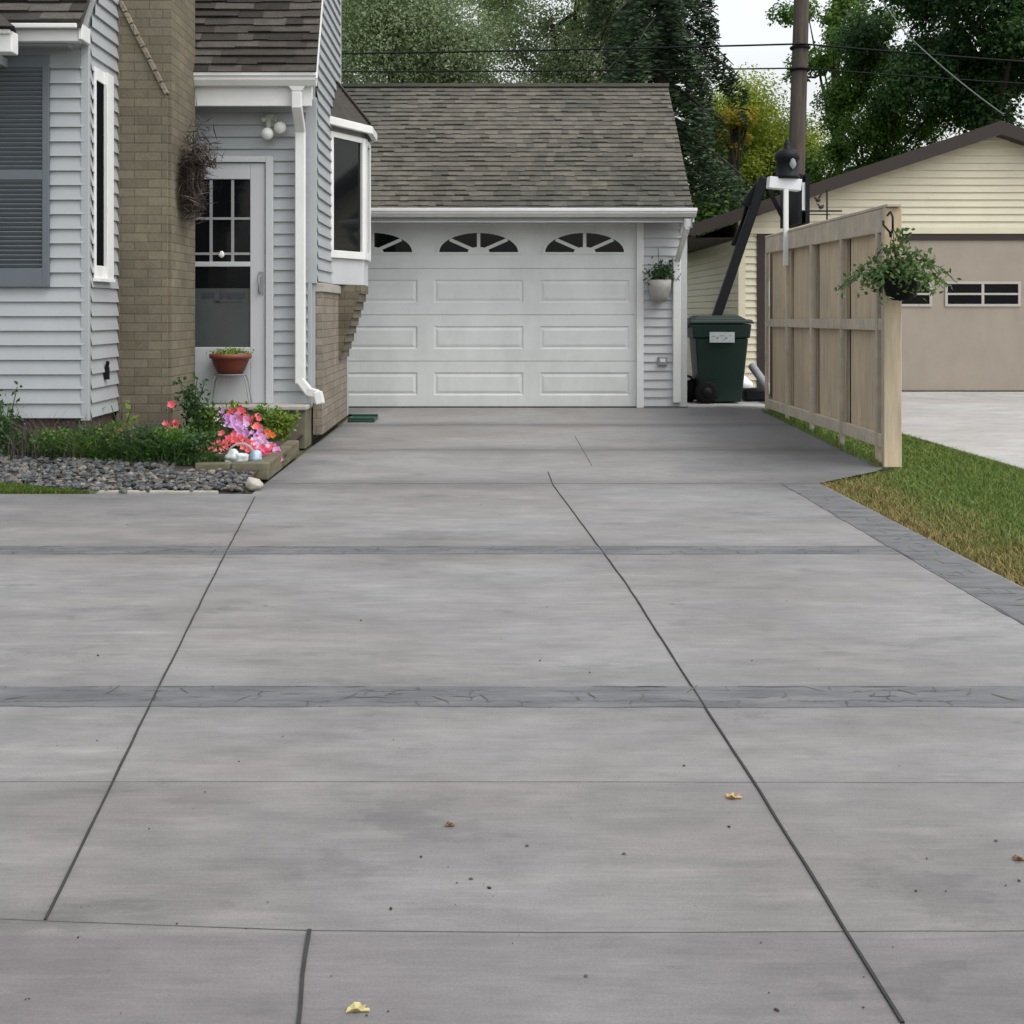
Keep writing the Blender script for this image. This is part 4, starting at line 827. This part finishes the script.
# things behind the bin
c=W(690.5,380,84); mb=MB().blob((c.x-.02,bY+.35,c.z-.02),(.07,.07,.055),5,.2,8); tag(mb.build('plastic_bag','plastic_white',None,(c.x-.02,bY+.35,c.z-.08)),'crumpled white plastic bag at the left of the trash bin','bag')
mb=MB(); mb.blob((c.x,bY+.4,.16),(.16,.16,.17),8,.12,8); tag(mb.build('rubbish_sack','rubber',None,(c.x,bY+.4,0)),'black rubbish sack on the pad by the garage corner','bag')
c=W(757,386,84)
mb=MB(); mb.blob((c.x-.01,16.2,.18),(.10,.10,.13),9,.25,8); tag(mb.build('plastic_bag','plastic_white',None,(c.x,16.2,0)),'white plastic bag between the trash bin and the fence','bag')
mb=MB(); mb.tube([W(752,366,82),W(768,388,84),W(771,396,84.5)],.05,12); tag(mb.build('drain_pipe','grey',None,W(768,405,84)),'grey plastic pipe leaning beside the fence end','pipe')
mb=MB(); mb.box(c.x-.09,c.x+.24,15.75,16.0,.012,.17); tag(mb.build('hose_tray','black',None,(c.x,15.9,.0),bevel=.03),'low black tray on the pad behind the fence end','tray')

# basketball hoop stand (black, angled) behind the fence
hs_=78.; hb_=thing('basketball_stand','black slanting basketball stand with raised arms behind the trash bin','basketball hoop',W(715,404,hs_))
A=lambda x,y,o=0:W(x,y,hs_)+Vector((0,o,0))
MB().beam(A(712,330),A(764,178),.115,.11,(0,1,0)).build('pole','black',hb_,bevel=.01)
MB().beam(A(735,245,.15),A(762,180,.15),.05,.05,(0,1,0)).beam(A(736,262,.15),A(749,205,.15),.05,.05,(0,1,0)).beam(A(764,180),A(788,228),.05,.05,(0,1,0)).beam(A(748,206,.1),A(768,178,.1),.16,.09,(0,1,0)).build('brace','black',hb_,bevel=.006)
mb=MB(); mb.box(A(789,0).x,A(792.5,0).x,A(0,0).y-.5,A(0,0).y+.5,A(0,226).z,A(0,178).z); mb.box(A(792.5,0).x,A(796,0).x,A(0,0).y-.48,A(0,0).y+.48,A(0,214).z,A(0,186).z,1); mb.box(A(796,0).x,A(800,0).x,A(0,0).y-.5,A(0,0).y+.5,A(0,226).z,A(0,178).z); mb.build('backboard',['black','plastic_white'],hb_)
MB().box(A(700,0).x,A(742,0).x,A(0,0).y-.3,A(0,0).y+.3,0,.16).build('base','black',hb_,bevel=.03)

# bird feeder on white T pole at the fence
fs=F/13.2; fp=lambda x,y,o=0:W(x,y,fs)+Vector((0,o,0))
bf=thing('bird_feeder','black domed bird feeder on a white T shaped post rising over the fence','bird feeder',fp(786,262))
MB().box(fp(782.2,0).x,fp(786.8,0).x,13.12,13.165,fp(0,266).z,fp(0,190).z).build('post','white',bf,bevel=.004)
c=fp(784,184); MB().obox(c,(.163,0,-.016),(0,.07,0),(.006,0,.058)).build('shelf','plastic_white',bf,bevel=.006)
c=fp(787,178); MB().lathe([(0,-.01),(.125,-.01),(.13,.02),(.112,.03),(.108,.17),(.128,.185),(.124,.24),(.08,.285),(.035,.295),(.032,.34),(.014,.395),(0,.395)],c,20).build('feeder','black',bf)
MB().blob((c.x+.03,c.y-.125,c.z+.13),(.035,.01,.045),4,.2,6).build('feeder_window','grey',bf)
# wind ornament
ws=F/14.2; wp_=lambda x,y:W(x,y,ws)
wo=thing('garden_stake','thin iron garden stake with crossbar and small bird figures above the fence','garden ornament',Vector((wp_(827,0).x,14.2,0)))
MB().tube([(wp_(827,0).x,14.2,0),wp_(827,190)],.009,6).build('rod','black',wo)
MB().tube([wp_(800,211),wp_(842,211)],.010,6).tube([wp_(806,214.5),wp_(830,214.5)],.006,6).build('crossbar','black',wo)
for x,y,t in((818,200,.9),(821,207,0)):
    c=wp_(x,y); mb=MB(); mb.blob(c,(.03,.02,.022),2,.05,7); mb.beam(c,c+Vector((math.sin(t)*.05,0,math.cos(t)*.09 if t else .0))+Vector((.03 if not t else 0,0,.02)),.02,.015,(0,1,0)); mb.blob(c+Vector((-.03,0,.025)),(.014,.012,.013),3,.05,6); mb.beam(c,c+Vector((-.02,0,-.05)),.006,.006,(0,1,0)); mb.build('bird_figure','brown',wo)

# ------------------------------------------------------------------ POLE AND WIRES
ps=50.; pY=F/ps
po=thing('utility_pole','tall weathered wooden utility pole leaning slightly behind the neighbouring garage','utility pole',((793-VX)/ps,pY,0))
top=(803.5-VX)/ps
MB().tube([((791-VX)/ps,pY,0),((797-VX)/ps,pY,CH+(VY-150)/ps),((801.5-VX)/ps,pY,7.3),(top+.03,pY,9.8)],[.19,.165,.15,.135],14).build('pole_shaft','polewood',po)
MB().box(top-1.1,top+1.1,pY-.2,pY-.1,9.0,9.12).build('crossarm','polewood',po)
for y in(48,70): 
    z=CH+(VY-y)/ps; MB().lathe([(.19,-.03),(.21,0),(.19,.03)],((800-VX)/ps,pY,z),12).build('clamp','black',po)
mb=MB()
def wire(name,pts,r,mat,label):
    P=[Vector(p) for p in pts]; Q=[]
    for a,b,sg in zip(P[:-1],P[1:],[.1]*9):
        for i in range(14): t=i/14; q=a.lerp(b,t); q.z-=sg*4*t*(1-t)*.5; Q.append(q)
    Q.append(P[-1]); tag(MB().tube(Q,r,5).build(name,mat,None,P[0]),label,'cable','overhead cables')
ax=(800-VX)/ps
wire('overhead_cable',[(-10,27,6.4),(ax,pY-.2,CH+(VY-46)/ps),(16,24,5.35)],.020,'wire','upper thick black overhead cable running left and right from the utility pole')
wire('overhead_cable',[(-10,27,6.12),(ax,pY-.2,CH+(VY-70)/ps),(16,24,5.0)],.016,'wire','lower black overhead cable clamped to the pole below the thick one')
wire('service_cable',[(ax+.1,pY,9.6),((905-VX)/60,21.6,CH+(VY-35)/60.),((1003-VX)/66,19.7,CH+(VY-114)/66.)],.011,'wire_grey','pale thin service cable slanting down to the peak of the cream garage')
# the last one is lowered to the pole's head
# ------------------------------------------------------------------ TREES
def tree(name,label,x,y,cz,r,rz,mat,n,leaf,seed,group=None,clumps=26,cr=(.32,.5),th=.22,trunk_top=None,cat='tree',dens_shell=.55):
    rg=np.random.default_rng(seed); root=thing(name,label,cat,(x,y,-.03),group)
    cs=[]
    while len(cs)<clumps:
        d=rg.normal(size=3); d/=np.linalg.norm(d); rad=rg.uniform(.35,.9); c=np.array([x+d[0]*r*rad,y+d[1]*r*rad,cz+d[2]*rz*rad]); cs.append((c,r*rg.uniform(*cr)))
    tk=MB(); tt=trunk_top or cz; zb=-.03
    tp=[(x+math.sin(i*1.7+seed)*.12*i/4,y+math.cos(i*2.1+seed)*.12*i/4,zb+(tt-zb)*i/5) for i in range(6)]
    tk.tube(tp,[th,th*.82,th*.7,th*.6,th*.45,th*.3],9); tk.build('trunk','bark',root)
    lb=MB()
    for c,_ in cs[:14]:
        a=Vector(tp[3]).lerp(Vector(tp[5]),rg.random()); b=Vector(c); mid=a.lerp(b,.5)+Vector((0,0,-.2)); lb.tube([a,mid,b],[th*.3,th*.2,th*.06],6)
    lb.build('limbs','bark',root)
    vol=np.array([c[1]**2 for c in cs]); cnt=rg.multinomial(n,vol/vol.sum()); P=[];Nn=[];Rr=[]
    for (c,cr_),k in zip(cs,cnt):
        d=rg.normal(size=(k,3)); d/=np.linalg.norm(d,axis=1,keepdims=True); rad=rg.random((k,1))**dens_shell*(1+.22*np.sin(d[:,:1]*6+c[0])*np.cos(d[:,1:2]*5)); p=c+d*rad*cr_*np.array([1,1,.8])
        P.append(p); Nn.append(d*.7+rg.normal(size=(k,3))*.6+np.array([0,0,.5])); Rr.append(np.clip(rg.random(k)*.7+rg.random()*.3,0,1))
    P=np.concatenate(P); cards('crown',mat,P,np.concatenate(Nn),rg.uniform(leaf*.7,leaf*1.3,len(P)),root,aspect=.6,rnd=np.concatenate(Rr))
    return root
T='trees behind the garages'
tree('leafy_tree','tall grey green broadleaf tree behind the garage roof next to the house gable',-2.6,35,8.6,3.7,4.6,'leaf_grey',120000,.085,1,T,44,(.28,.44))
tree('leafy_tree','tall grey green broadleaf tree behind the middle of the garage ridge',2.0,36,9.1,3.1,4.4,'leaf_grey',100000,.085,2,T,44,(.26,.40))
tree('leafy_tree','yellow green tree seen between spruce and utility pole',7.9,39,5.4,2.5,3.1,'leaf_yellow',80000,.09,3,T,34)
tree('golden_tree','small tree turning golden between the spruce and the utility pole',7.0,36.3,6.3,.75,.95,'leaf_gold',3200,.11,4,T,9)
tree('leafy_tree','mid green tree directly behind the lower part of the utility pole',9.1,36.5,4.6,1.3,2.4,'leaf_mid',22000,.12,5,T,18)
tree('leafy_tree','dense green tree left of the large dark oak above the cream garage roof',10.1,34,5.4,2.0,2.5,'leaf_mid',46000,.095,6,T,26,(.28,.42))
tree('oak_tree','large dark oak with sky showing through above the cream garage',12.3,32,8.0,3.6,3.3,'leaf_dark',85000,.115,7,T,60,(.18,.31),.35)
tree('oak_tree','dark oak behind the utility pole with sparse top branches',10.3,38,9.0,2.3,1.9,'leaf_mid',10000,.12,8,T,26,(.14,.26),.2)
tree('green_bush','low bright green bush visible beside the corner of the cream garage',3.75,25.5,1.1,1.0,1.1,'leaf_bright',14000,.10,9,None,12,cat='bush',th=.05)
tree('green_bush','dark rounded bush at the foot of the spruce',5.6,28.5,2.3,1.9,2.0,'leaf_mid',26000,.11,10,None,16,cat='bush',th=.08)
# spruce
def spruce(x,y,H,Rb,seed,label):
    rg=np.random.default_rng(seed); root=thing('spruce_tree',label,'tree',(x,y,-.03),T)
    MB().tube([(x,y,-.03),(x,y,H*.5),(x,y,H)],[.26,.16,.02],10).build('trunk','bark',root)
    P=[];Nn=[];U=[]; br=MB(); z=1.2
    while z<H-.3:
        rad=Rb*(1-(z/H))**.75*1.05; k=int(rg.integers(5,8)); a0=rg.random()*6.28
        for i in range(k):
            a=a0+i*6.28/k+rg.normal()*.15; L=rad*rg.uniform(.55,1.3); pts=[]
            for j in range(7):
                t=j/6; pts.append(Vector((x+math.cos(a)*L*t,y+math.sin(a)*L*t,z+.10*L-.62*L*t*t+ .10*L*t**5)))
            br.tube(pts,[.035*(1-t/7)+.006 for t in range(7)],5)
            m_=int(520*L); t=rg.random(m_)**.7; q=np.array([[pts[0].lerp(pts[-1],tt)[c] for c in range(3)] for tt in t]); q[:,2]=z+.10*L-.62*L*t*t
            sd=np.array([-math.sin(a),math.cos(a),0]); off=rg.normal(size=m_)*.13*L*(1-t*.6); q+=sd*off[:,None]; hang=rg.random(m_)**1.3*.55*(.5+t); q[:,2]-=hang+np.abs(off)*.25
            P.append(q); Nn.append(np.cross(sd*1.0+np.array([0,0,.01]),[0,0,1.])+rg.normal(size=(m_,3))*.55); U.append(np.tile(np.array([0,0,1.]),(m_,1)))
        z+=rg.uniform(.42,.70)
    br.build('branches','bark',root); P=np.concatenate(P); Nn=np.concatenate(Nn)
    nrm=Nn/np.linalg.norm(Nn,axis=1,keepdims=True); ref=np.cross(nrm,np.tile(np.array([0,0,1.]),(len(P),1)))+1e-3
    cards('needles','needle',P,Nn,rg.uniform(.08,.20,len(P)),root,aspect=.28,updir=ref)
spruce(3.95,29,14.5,2.5,21,'tall dark drooping spruce behind the right end of the garage roof')
# far woods, one mass
p=[];
n=60000; xs=RNG.uniform(-45,60,n); P_=np.stack([xs,RNG.uniform(56,62,n),RNG.random(n)**.8*(5.0+1.2*np.sin(xs*.5)+.8*np.sin(xs*1.3))],1)
o=cards('distant_trees','leaf_mid',P_,RNG.normal(size=(n,3)),RNG.uniform(.35,.7,n)); struct(o,'far tree line','stuff')

# ------------------------------------------------------------------ FLOWER BED
sb=MB(); bx_l,bx_r=-5.2,-1.50
nx,nyy=40,12; vs=[];fs=[]
for j in range(nyy+1):
    for i in range(nx+1):
        x=-5.2+(3.72)*i/nx; y=7.87+(2.73)*j/nyy; z=min(.10,-.008+.118*max(0,(y-7.9))/.9)+.006*math.sin(i*2.1+j)*math.cos(j*1.7)*(j>0); 
        vs.append((x,y,z))
for j in range(nyy):
    for i in range(nx): a=j*(nx+1)+i; fs.append((a,a+1,a+nx+2,a+nx+1))
sb.add(vs,fs,0,True); struct(sb.build('flower_bed_soil','soil'),'dark soil of the flower bed')
def bed(x,y,s): return W(x,y,s)
# rocks
rm=MB(); rid=[]; rg=random.Random(12)
def lowrock(mb,c,r,rg):
    import itertools
    ph=(1+5**.5)/2; V=[(-1,ph,0),(1,ph,0),(-1,-ph,0),(1,-ph,0),(0,-1,ph),(0,1,ph),(0,-1,-ph),(0,1,-ph),(ph,0,-1),(ph,0,1),(-ph,0,-1),(-ph,0,1)]
    Fc=[(0,11,5),(0,5,1),(0,1,7),(0,7,10),(0,10,11),(1,5,9),(5,11,4),(11,10,2),(10,7,6),(7,1,8),(3,9,4),(3,4,2),(3,2,6),(3,6,8),(3,8,9),(4,9,5),(2,4,11),(6,2,10),(8,6,7),(9,8,1)]
    M3=Matrix.Rotation(rg.uniform(0,6),3,'Z')@Matrix.Rotation(rg.uniform(-.6,.6),3,'X'); sx,sy,sz=rg.uniform(.8,1.5),rg.uniform(.7,1.1),rg.uniform(.5,.8)
    vs=[]
    for v in V:
        q=Vector(v).normalized()*rg.uniform(.8,1.15); q=M3@Vector((q.x*sx,q.y*sy,q.z*sz)); vs.append(Vector(c)+q*r)
    mb.add(vs,Fc,0,False); return len(Fc)
for i in range(4300):
    x=rg.uniform(-4.4,-1.50); y=rg.uniform(7.90,8.95)
    if y<min(8.10,8.10-(x+3.0)*.35) and x<-2.4: continue
    if x>-2.05 and y>8.42: continue
    z=min(.10,.01+.10*max(0,(y-8.05))/.8)+rg.uniform(0,.025); r=rg.uniform(.011,.025); k=lowrock(rm,(x,y,z),r,rg); rid+=[rg.random()]*k
ro=rm.build('river_rocks','rock'); at=ro.data.attributes['rnd']; at.data.foreach_set('value',np.array(rid,np.float32)); struct(ro,'bed of mixed grey river rocks','stuff')
rm=MB(); lowrock(rm,G(254,485,.03),.075,random.Random(3)); b=rm.build('rock','stone_pale',None,G(254,487),bevel=.01); tag(b,'pale flat rock at the corner of the timber edging by the driveway','rock')
MB_=MB(); 
MB_.beam((-2.42,7.915,-.0),(-1.62,7.90,.0),.03,.03)
tag(MB_.build('edging_stones','stone_pale',None,(-2.2,7.9,0),bevel=.008),'thin pale edging in front of the river rocks','edging')
# timbers
ty=8.50; tz=.115
t1=MB().box(-1.66,-1.415,ty,ty+.09,0,tz).build('landscape_timber','timber',None,(-1.54,ty,0),bevel=.01); tag(t1,'short timber end block at the front corner of the flower bed','timber','flower bed timbers')
t1=MB().box(-1.90,-1.664,ty+.01,ty+.09,.0,tz-.004).build('landscape_timber','timber',None,(-1.78,ty,0),bevel=.01); tag(t1,'timber left of the front corner block, below the white ornament','timber','flower bed timbers')
mb=MB().beam((-1.46,ty+.095,tz/2),(-1.475,10.0,tz/2),.09,tz); tag(mb.build('landscape_timber','timber',None,(-1.46,9.2,0),bevel=.01),'timber running from the bed corner back to the stoop','timber','flower bed timbers')
# plants
def clump(name,label,x,y,z,r,h,mat,n,cat='plant',group=None,bl=.22,wd=.010,lean=.8,extra=None):
    root=thing(name,label,cat,(x,y,z),group)
    a=RNG.random(n)*2*np.pi; rr=r*np.sqrt(RNG.random(n)); pos=np.stack([x+np.cos(a)*rr,y+np.sin(a)*rr*.7,np.full(n,z)],1)
    blades('foliage',mat,pos,RNG.uniform(h*.45,h,n)*(1-.45*(rr/r)),wd,lean,root)
    if extra:
        m2,n2,h0,h1,sz=extra
        pos=np.stack([x+RNG.normal(0,r*.5,n2),y+RNG.normal(0,r*.35,n2),z+RNG.uniform(h0,h1,n2)],1); cards('leaves' if 'leaf' in m2 else 'blossoms',m2,pos,RNG.normal(size=(n2,3))+np.array([0,-.6,.4]),sz,root,aspect=.6)
    return root
GR='low perennials along the house'
for i,(px,py_,s,hh,mt,lb) in enumerate([(22,452,146,.20,'leaf_bed','low dark leafy clump at the left end of the flower bed'),(52,450,147,.22,'leaf_bed','low green perennial second from the left in the flower bed'),
    (84,448,147,.24,'leaf_bright','bright green perennial in front of the house corner'),(113,449,148,.27,'leaf_bed','dark green perennial below the side window'),(143,450,149,.26,'leaf_bed','dark green perennial in front of the brick chimney'),
    (172,452,149,.25,'leaf_bed','dark green perennial below the coral flowers by the chimney'),(199,454,150,.22,'leaf_bed','dark perennial beside the coral petunias at the timber')]):
    p=W(px,py_,s); clump('perennial_plant',lb,p.x,p.y,.09,.155,hh*(1.0+.38*((i*7)%3-1)),mt,430,'plant',GR,wd=.010,lean=.75,extra=(('leaf_bed','leaf_bright','leaf_bed','leaf_mid')[i%4],420,.02,hh*.95,.03))
for px,py_,s,lb in ((50,430,144,'purple brown dry flower stalks against the foundation left of the house corner'),(95,428,143,'purple brown dry flower stalks at the house corner'),(160,430,141,'smoky brown flower stalks before the chimney base')):
    p=W(px,py_,s); clump('dry_stalks',lb,p.x,8.88,.09,.24,.42,'stem_purple',300,'plant','dry flower stalks',wd=.007,lean=.35,extra=('stem_purple',50,.10,.26,.02))
# leafy shrub far left
def leafy(name,label,x,y,z,stems,h,spread,mat,leaf,per,cat='plant',flow=None):
    root=thing(name,label,cat,(x,y,z)); mb=MB(); pp=[];nn=[];fp_=[]
    for i in range(stems):
        a=RNG.uniform(0,6.28); sp=RNG.uniform(.2,1)*spread; hh=h*RNG.uniform(.6,1); pts=[Vector((x+math.cos(a)*sp*t**1.5,y+math.sin(a)*sp*.6*t**1.5,z+hh*t)) for t in (0,.25,.5,.75,1)]
        mb.tube(pts,[.006,.005,.005,.004,.003],5)
        for _ in range(per):
            t=RNG.uniform(.15,1); q=pts[0].lerp(pts[-1],t); q=Vector((x+math.cos(a)*sp*t**1.5,y+math.sin(a)*sp*.6*t**1.5,z+hh*t)); pp.append(np.array(q)+RNG.normal(size=3)*leaf*.7); nn.append(RNG.normal(size=3)+np.array([0,-.4,.7]))
        fp_.append(pts[-1])
    mb.build('stems','leaf_bed',root); cards('foliage',mat,np.array(pp),np.array(nn),RNG.uniform(leaf*.7,leaf*1.25,len(pp)),root,aspect=.6)
    return root
p=W(8,440,144); leafy('leafy_shrub','upright leafy rose like shrub in front of the siding at the far left',p.x,p.y-.05,.08,8,.52,.20,'leaf_bed',.042,34)
p=W(192,440,135); leafy('leafy_shrub','tall leafy plant rising in front of the right edge of the chimney',p.x,p.y,.09,9,.55,.13,'leaf_bed',.045,48)
p=W(207,430,134); leafy('leafy_shrub','medium dark leafy plant left of the petunias before the storm door',p.x,p.y,.09,10,.38,.16,'leaf_mid',.045,50)
p=W(118,425,140); leafy('leafy_shrub','pale lime leafed plant at the left foot of the chimney',p.x,p.y+.1,.09,4,.36,.10,'leaf_lime',.06,7)
p=W(285,450,128); leafy('leafy_shrub','lime green trailing plant at the stoop side of the flower bed',p.x-.03,p.y,.10,14,.24,.15,'leaf_lime',.04,34)
p=W(262,420,126); leafy('leafy_shrub','bright green leafy plant in front of the mossy stoop',p.x,p.y,.10,10,.27,.15,'leaf_bright',.04,34)
p=W(233,405,126); leafy('leafy_shrub','yellow green leafy plant below the red flower bowl',p.x,p.y,.10,7,.31,.07,'leaf_lime',.04,30)
# petunias
def petunias(label,mat,spots,leaves=60,rad=.028,cat='flowers',name='petunia_plant'):
    cx=np.mean([W(*s_)[0] for s_ in spots]); cy=np.mean([W(*s_)[1] for s_ in spots])
    root=thing(name,label,cat,(cx,cy,.09),'flowering petunias'); mb=MB(); rn=[]; gm=MB(); lp=[];ln=[]
    for (x,y,s) in spots:
        c=W(x,y,s); c+=Vector((RNG.normal()*.008,RNG.normal()*.03,RNG.normal()*.006)); nrm=Vector((RNG.normal()*.45,-1,.75+RNG.normal()*.35)).normalized(); u=nrm.cross(Vector((0,0,1))).normalized(); v=nrm.cross(u); r=rad*RNG.uniform(.8,1.25); ph=RNG.uniform(0,6)
        ring=[]; 
        for i in range(10):
            t=ph+i*math.pi/5; k=1.0 if i%2==0 else .78; ring.append(c+(u*math.cos(t)+v*math.sin(t))*r*k+nrm*(.012 if i%2==0 else .007))
        vs=[c-nrm*.012]+ring; mb=MB(); mb.cr=RNG.random(); mb.add(vs,[(0,i+1,(i+1)%10+1) for i in range(10)]); mb.build('blossom',mat,root)
        gm.tube([c-nrm*.012,Vector((c.x,c.y+.02,max(.09,c.z-.08)))],.003,4)
        for _ in range(leaves//10): lp.append(np.array(c)+np.array([RNG.normal()*.03,.03+abs(RNG.normal())*.03,-.025+RNG.normal()*.02])); ln.append(RNG.normal(size=3)+np.array([0,-.5,.6]))
    gm.build('stems','leaf_bed',root); cards('foliage','leaf_bed',np.array(lp),np.array(ln),RNG.uniform(.025,.04,len(lp)),root,aspect=.6)
def sdep(y): return 127+(y-412)*.36
def band(n,pts,jx,jy):
    o=[]
    for i in range(n):
        t=RNG.random()*(len(pts)-1); k=int(t); f=t-k; a,b=pts[k],pts[min(k+1,len(pts)-1)]; x=a[0]+(b[0]-a[0])*f+RNG.normal()*jx; y=a[1]+(b[1]-a[1])*f+RNG.normal()*jy; y=min(y,458); o.append((x,y,sdep(y)))
    return o
petunias('lilac petunias in a diagonal drift down to the timber corner','pet_lilac',band(72,[(220,420),(236,423),(248,434),(262,444),(274,456)],4.2,3.8))
petunias('coral petunias at the top of the flower drift below the red bowl','pet_coral',band(26,[(230,413),(248,417),(256,428)],4.5,3.2))
petunias('coral red petunias along the lower edge behind the white ornament','pet_coral',band(56,[(212,450),(228,442),(246,441),(260,450),(274,459)],4.2,3.2))
petunias('hot pink petunias at the right corner of the timber edging','pet_pink',band(20,[(262,451),(270,456),(277,460)],3,2.6))
petunias('white and pink petunias at the left tip of the lilac drift','pet_white',band(7,[(217,416),(221,423)],1.5,2))
petunias('orange flowers in green leaves at the right of the lilac drift','pet_orange',band(7,[(264,436),(270,438)],2.5,2))
petunias('coral flower cluster in front of the chimney base','pet_coral',[(x,y,137) for x,y in [(165,425),(170,423),(174,427),(178,425),(169,429),(175,422),(171,405)]])
petunias('faded rose flowers low in dark leaves left of the coral drift','pet_coral',[(x,y,146) for x,y in [(196,448),(201,451),(204,449),(199,455),(203,456)]])
petunias('single small pink flower among stalks left of the chimney','pet_pink',[(118,432,141),(119,430,141)])
# garden ornament
c=W(240,458,150); go=thing('garden_ornament','small glazed white garden ornament with arch among coral petunias','garden ornament',(c.x,c.y-.05,tz))
y0=8.66; f2=lambda x,y:W(x,y,F/y0)
MB().blob(f2(233,456),(.052,.04,.038),3,.35,9).blob(f2(243,458),(.045,.04,.035),5,.35,9).box(f2(226,0).x,f2(248,0).x,y0-.02,y0+.05,.10,f2(0,459).z).build('figure','ornament',go)
MB().blob(f2(256,457),(.042,.035,.040),7,.2,9).build('figure','ornament_blue',go)
MB().tube([f2(227+13*(1-math.cos(t)),456-12*math.sin(t))+Vector((0,.03,0)) for t in np.linspace(0,math.pi,12)],.008,6).build('arch','planter',go)
# bowl on stand
by0=10.74; f3=lambda x,y:W(x,y,F/by0)
stn=thing('plant_stand','thin white wire plant stand on the stoop in front of the storm door','plant stand',(f3(230,0).x,by0,.335))
bcx=f3(230.5,0).x; tz2=f3(0,374).z; mb=MB()
MB().tube([(bcx+.13*math.cos(t),by0+.10*math.sin(t),tz2-.004) for t in np.linspace(0,2*math.pi,25)],.006,6).build('ring','grey',stn)
for a in (.5,2.64,3.65,5.78): 
    MB().tube([(bcx+.13*math.cos(a),by0+.1*math.sin(a),tz2-.004),(bcx+.155*math.cos(a),by0+.12*math.sin(a),tz2-.06),(bcx+.19*math.cos(a),by0+.135*math.sin(a),.34)],.006,6).build('leg','grey',stn)
bo=thing('flower_bowl','dark red terracotta bowl with small plants on the wire stand','flower pot',(bcx,by0,tz2))
MB().lathe([(0,0.003),(.10,.003),(.125,.05),(.155,.125),(.158,.13)],(bcx,by0,tz2),28).build('bowl','terra',bo); MB().lathe([(.157,.128),(.172,.132),(.174,.165),(.160,.168),(.150,.15),(0,.14)],(bcx,by0,tz2),28).build('rim','terra_rim',bo)
n=260; pos=np.stack([bcx+RNG.normal(0,.075,n),by0+RNG.normal(0,.05,n),tz2+.17+np.abs(RNG.normal(0,.016,n))],1); cards('plants','leaf_lime',pos,RNG.normal(size=(n,3)),.03,bo,aspect=.5)
# splash block
a=G(348,419);
mb=MB(); mb.box(-1.37,-1.10,12.95,13.40,.0,.028); mb.box(-1.37,-1.10,12.95,12.975,.028,.05); mb.box(-1.37,-1.10,13.37,13.40,.028,.05); tag(mb.build('splash_block','splash',None,(-1.24,13.2,0),bevel=.008),'flat dark green plastic splash block beside the garage door','splash block')
# fallen leaves
def fallen(x,y,sz,mat,label,seed):
    rg=random.Random(seed); c=G(x,y,.003); mb=MB(); n=10; top=[]
    for i in range(n): t=6.283*i/n; r=sz*(1.0 if i%2==0 else .62)*rg.uniform(.8,1.15); top.append(Vector((c.x+r*1.3*math.cos(t),c.y+r*math.sin(t),c.z+rg.uniform(0,.009))))
    ctr=Vector((c.x,c.y,c.z-.002)); mb.add([ctr]+top,[(0,i+1,(i+1)%n+1) for i in range(n)]); mb.tube([ctr,ctr+Vector((sz*1.6,-sz*.4,.004))],.0015,4)
    o=mb.build('fallen_leaf',mat,None,(c.x,c.y,0)); m=o.modifiers.new('thick','SOLIDIFY'); m.thickness=.0015; tag(o,label,'leaf','fallen leaves on the driveway')
fallen(356,1009,.0135,'leaf_fallen','crumpled yellow leaf near the bottom edge of the driveway',1)
fallen(732,797,.013,'leaf_tan','tan curled leaf just left of the long right joint',2)
fallen(449,825,.007,'leaf_brownf','small brown leaf near the middle of the driveway',3)
fallen(1018,859,.009,'leaf_brownf','dark brown leaf at the right edge of the driveway',4)
db=MB(); rg=random.Random(77)
spots=[(471,878),(457,882),(489,887),(391,908),(421,856),(527,845),(624,853),(684,765),(729,826),(996,840),(1019,880),(916,890),(777,1009),(586,975),(361,620),(540,660),(127,524),(481,504),(98,655),(752,660),(590,672)]
for k in range(70): spots.append((rg.uniform(0,1024),rg.uniform(500,1020)))
for k,(x,y) in enumerate(spots):
    c=G(x,y,.003); r=rg.uniform(.0022,.0042) if k<21 else rg.uniform(.001,.0022); db.cr=rg.random()
    if c.x>XR: continue
    lowrock(db,(c.x,c.y,.002),r,rg)
struct(db.build('debris','leaf_brown'),'scattered bits of dry debris and seeds on the concrete','stuff')
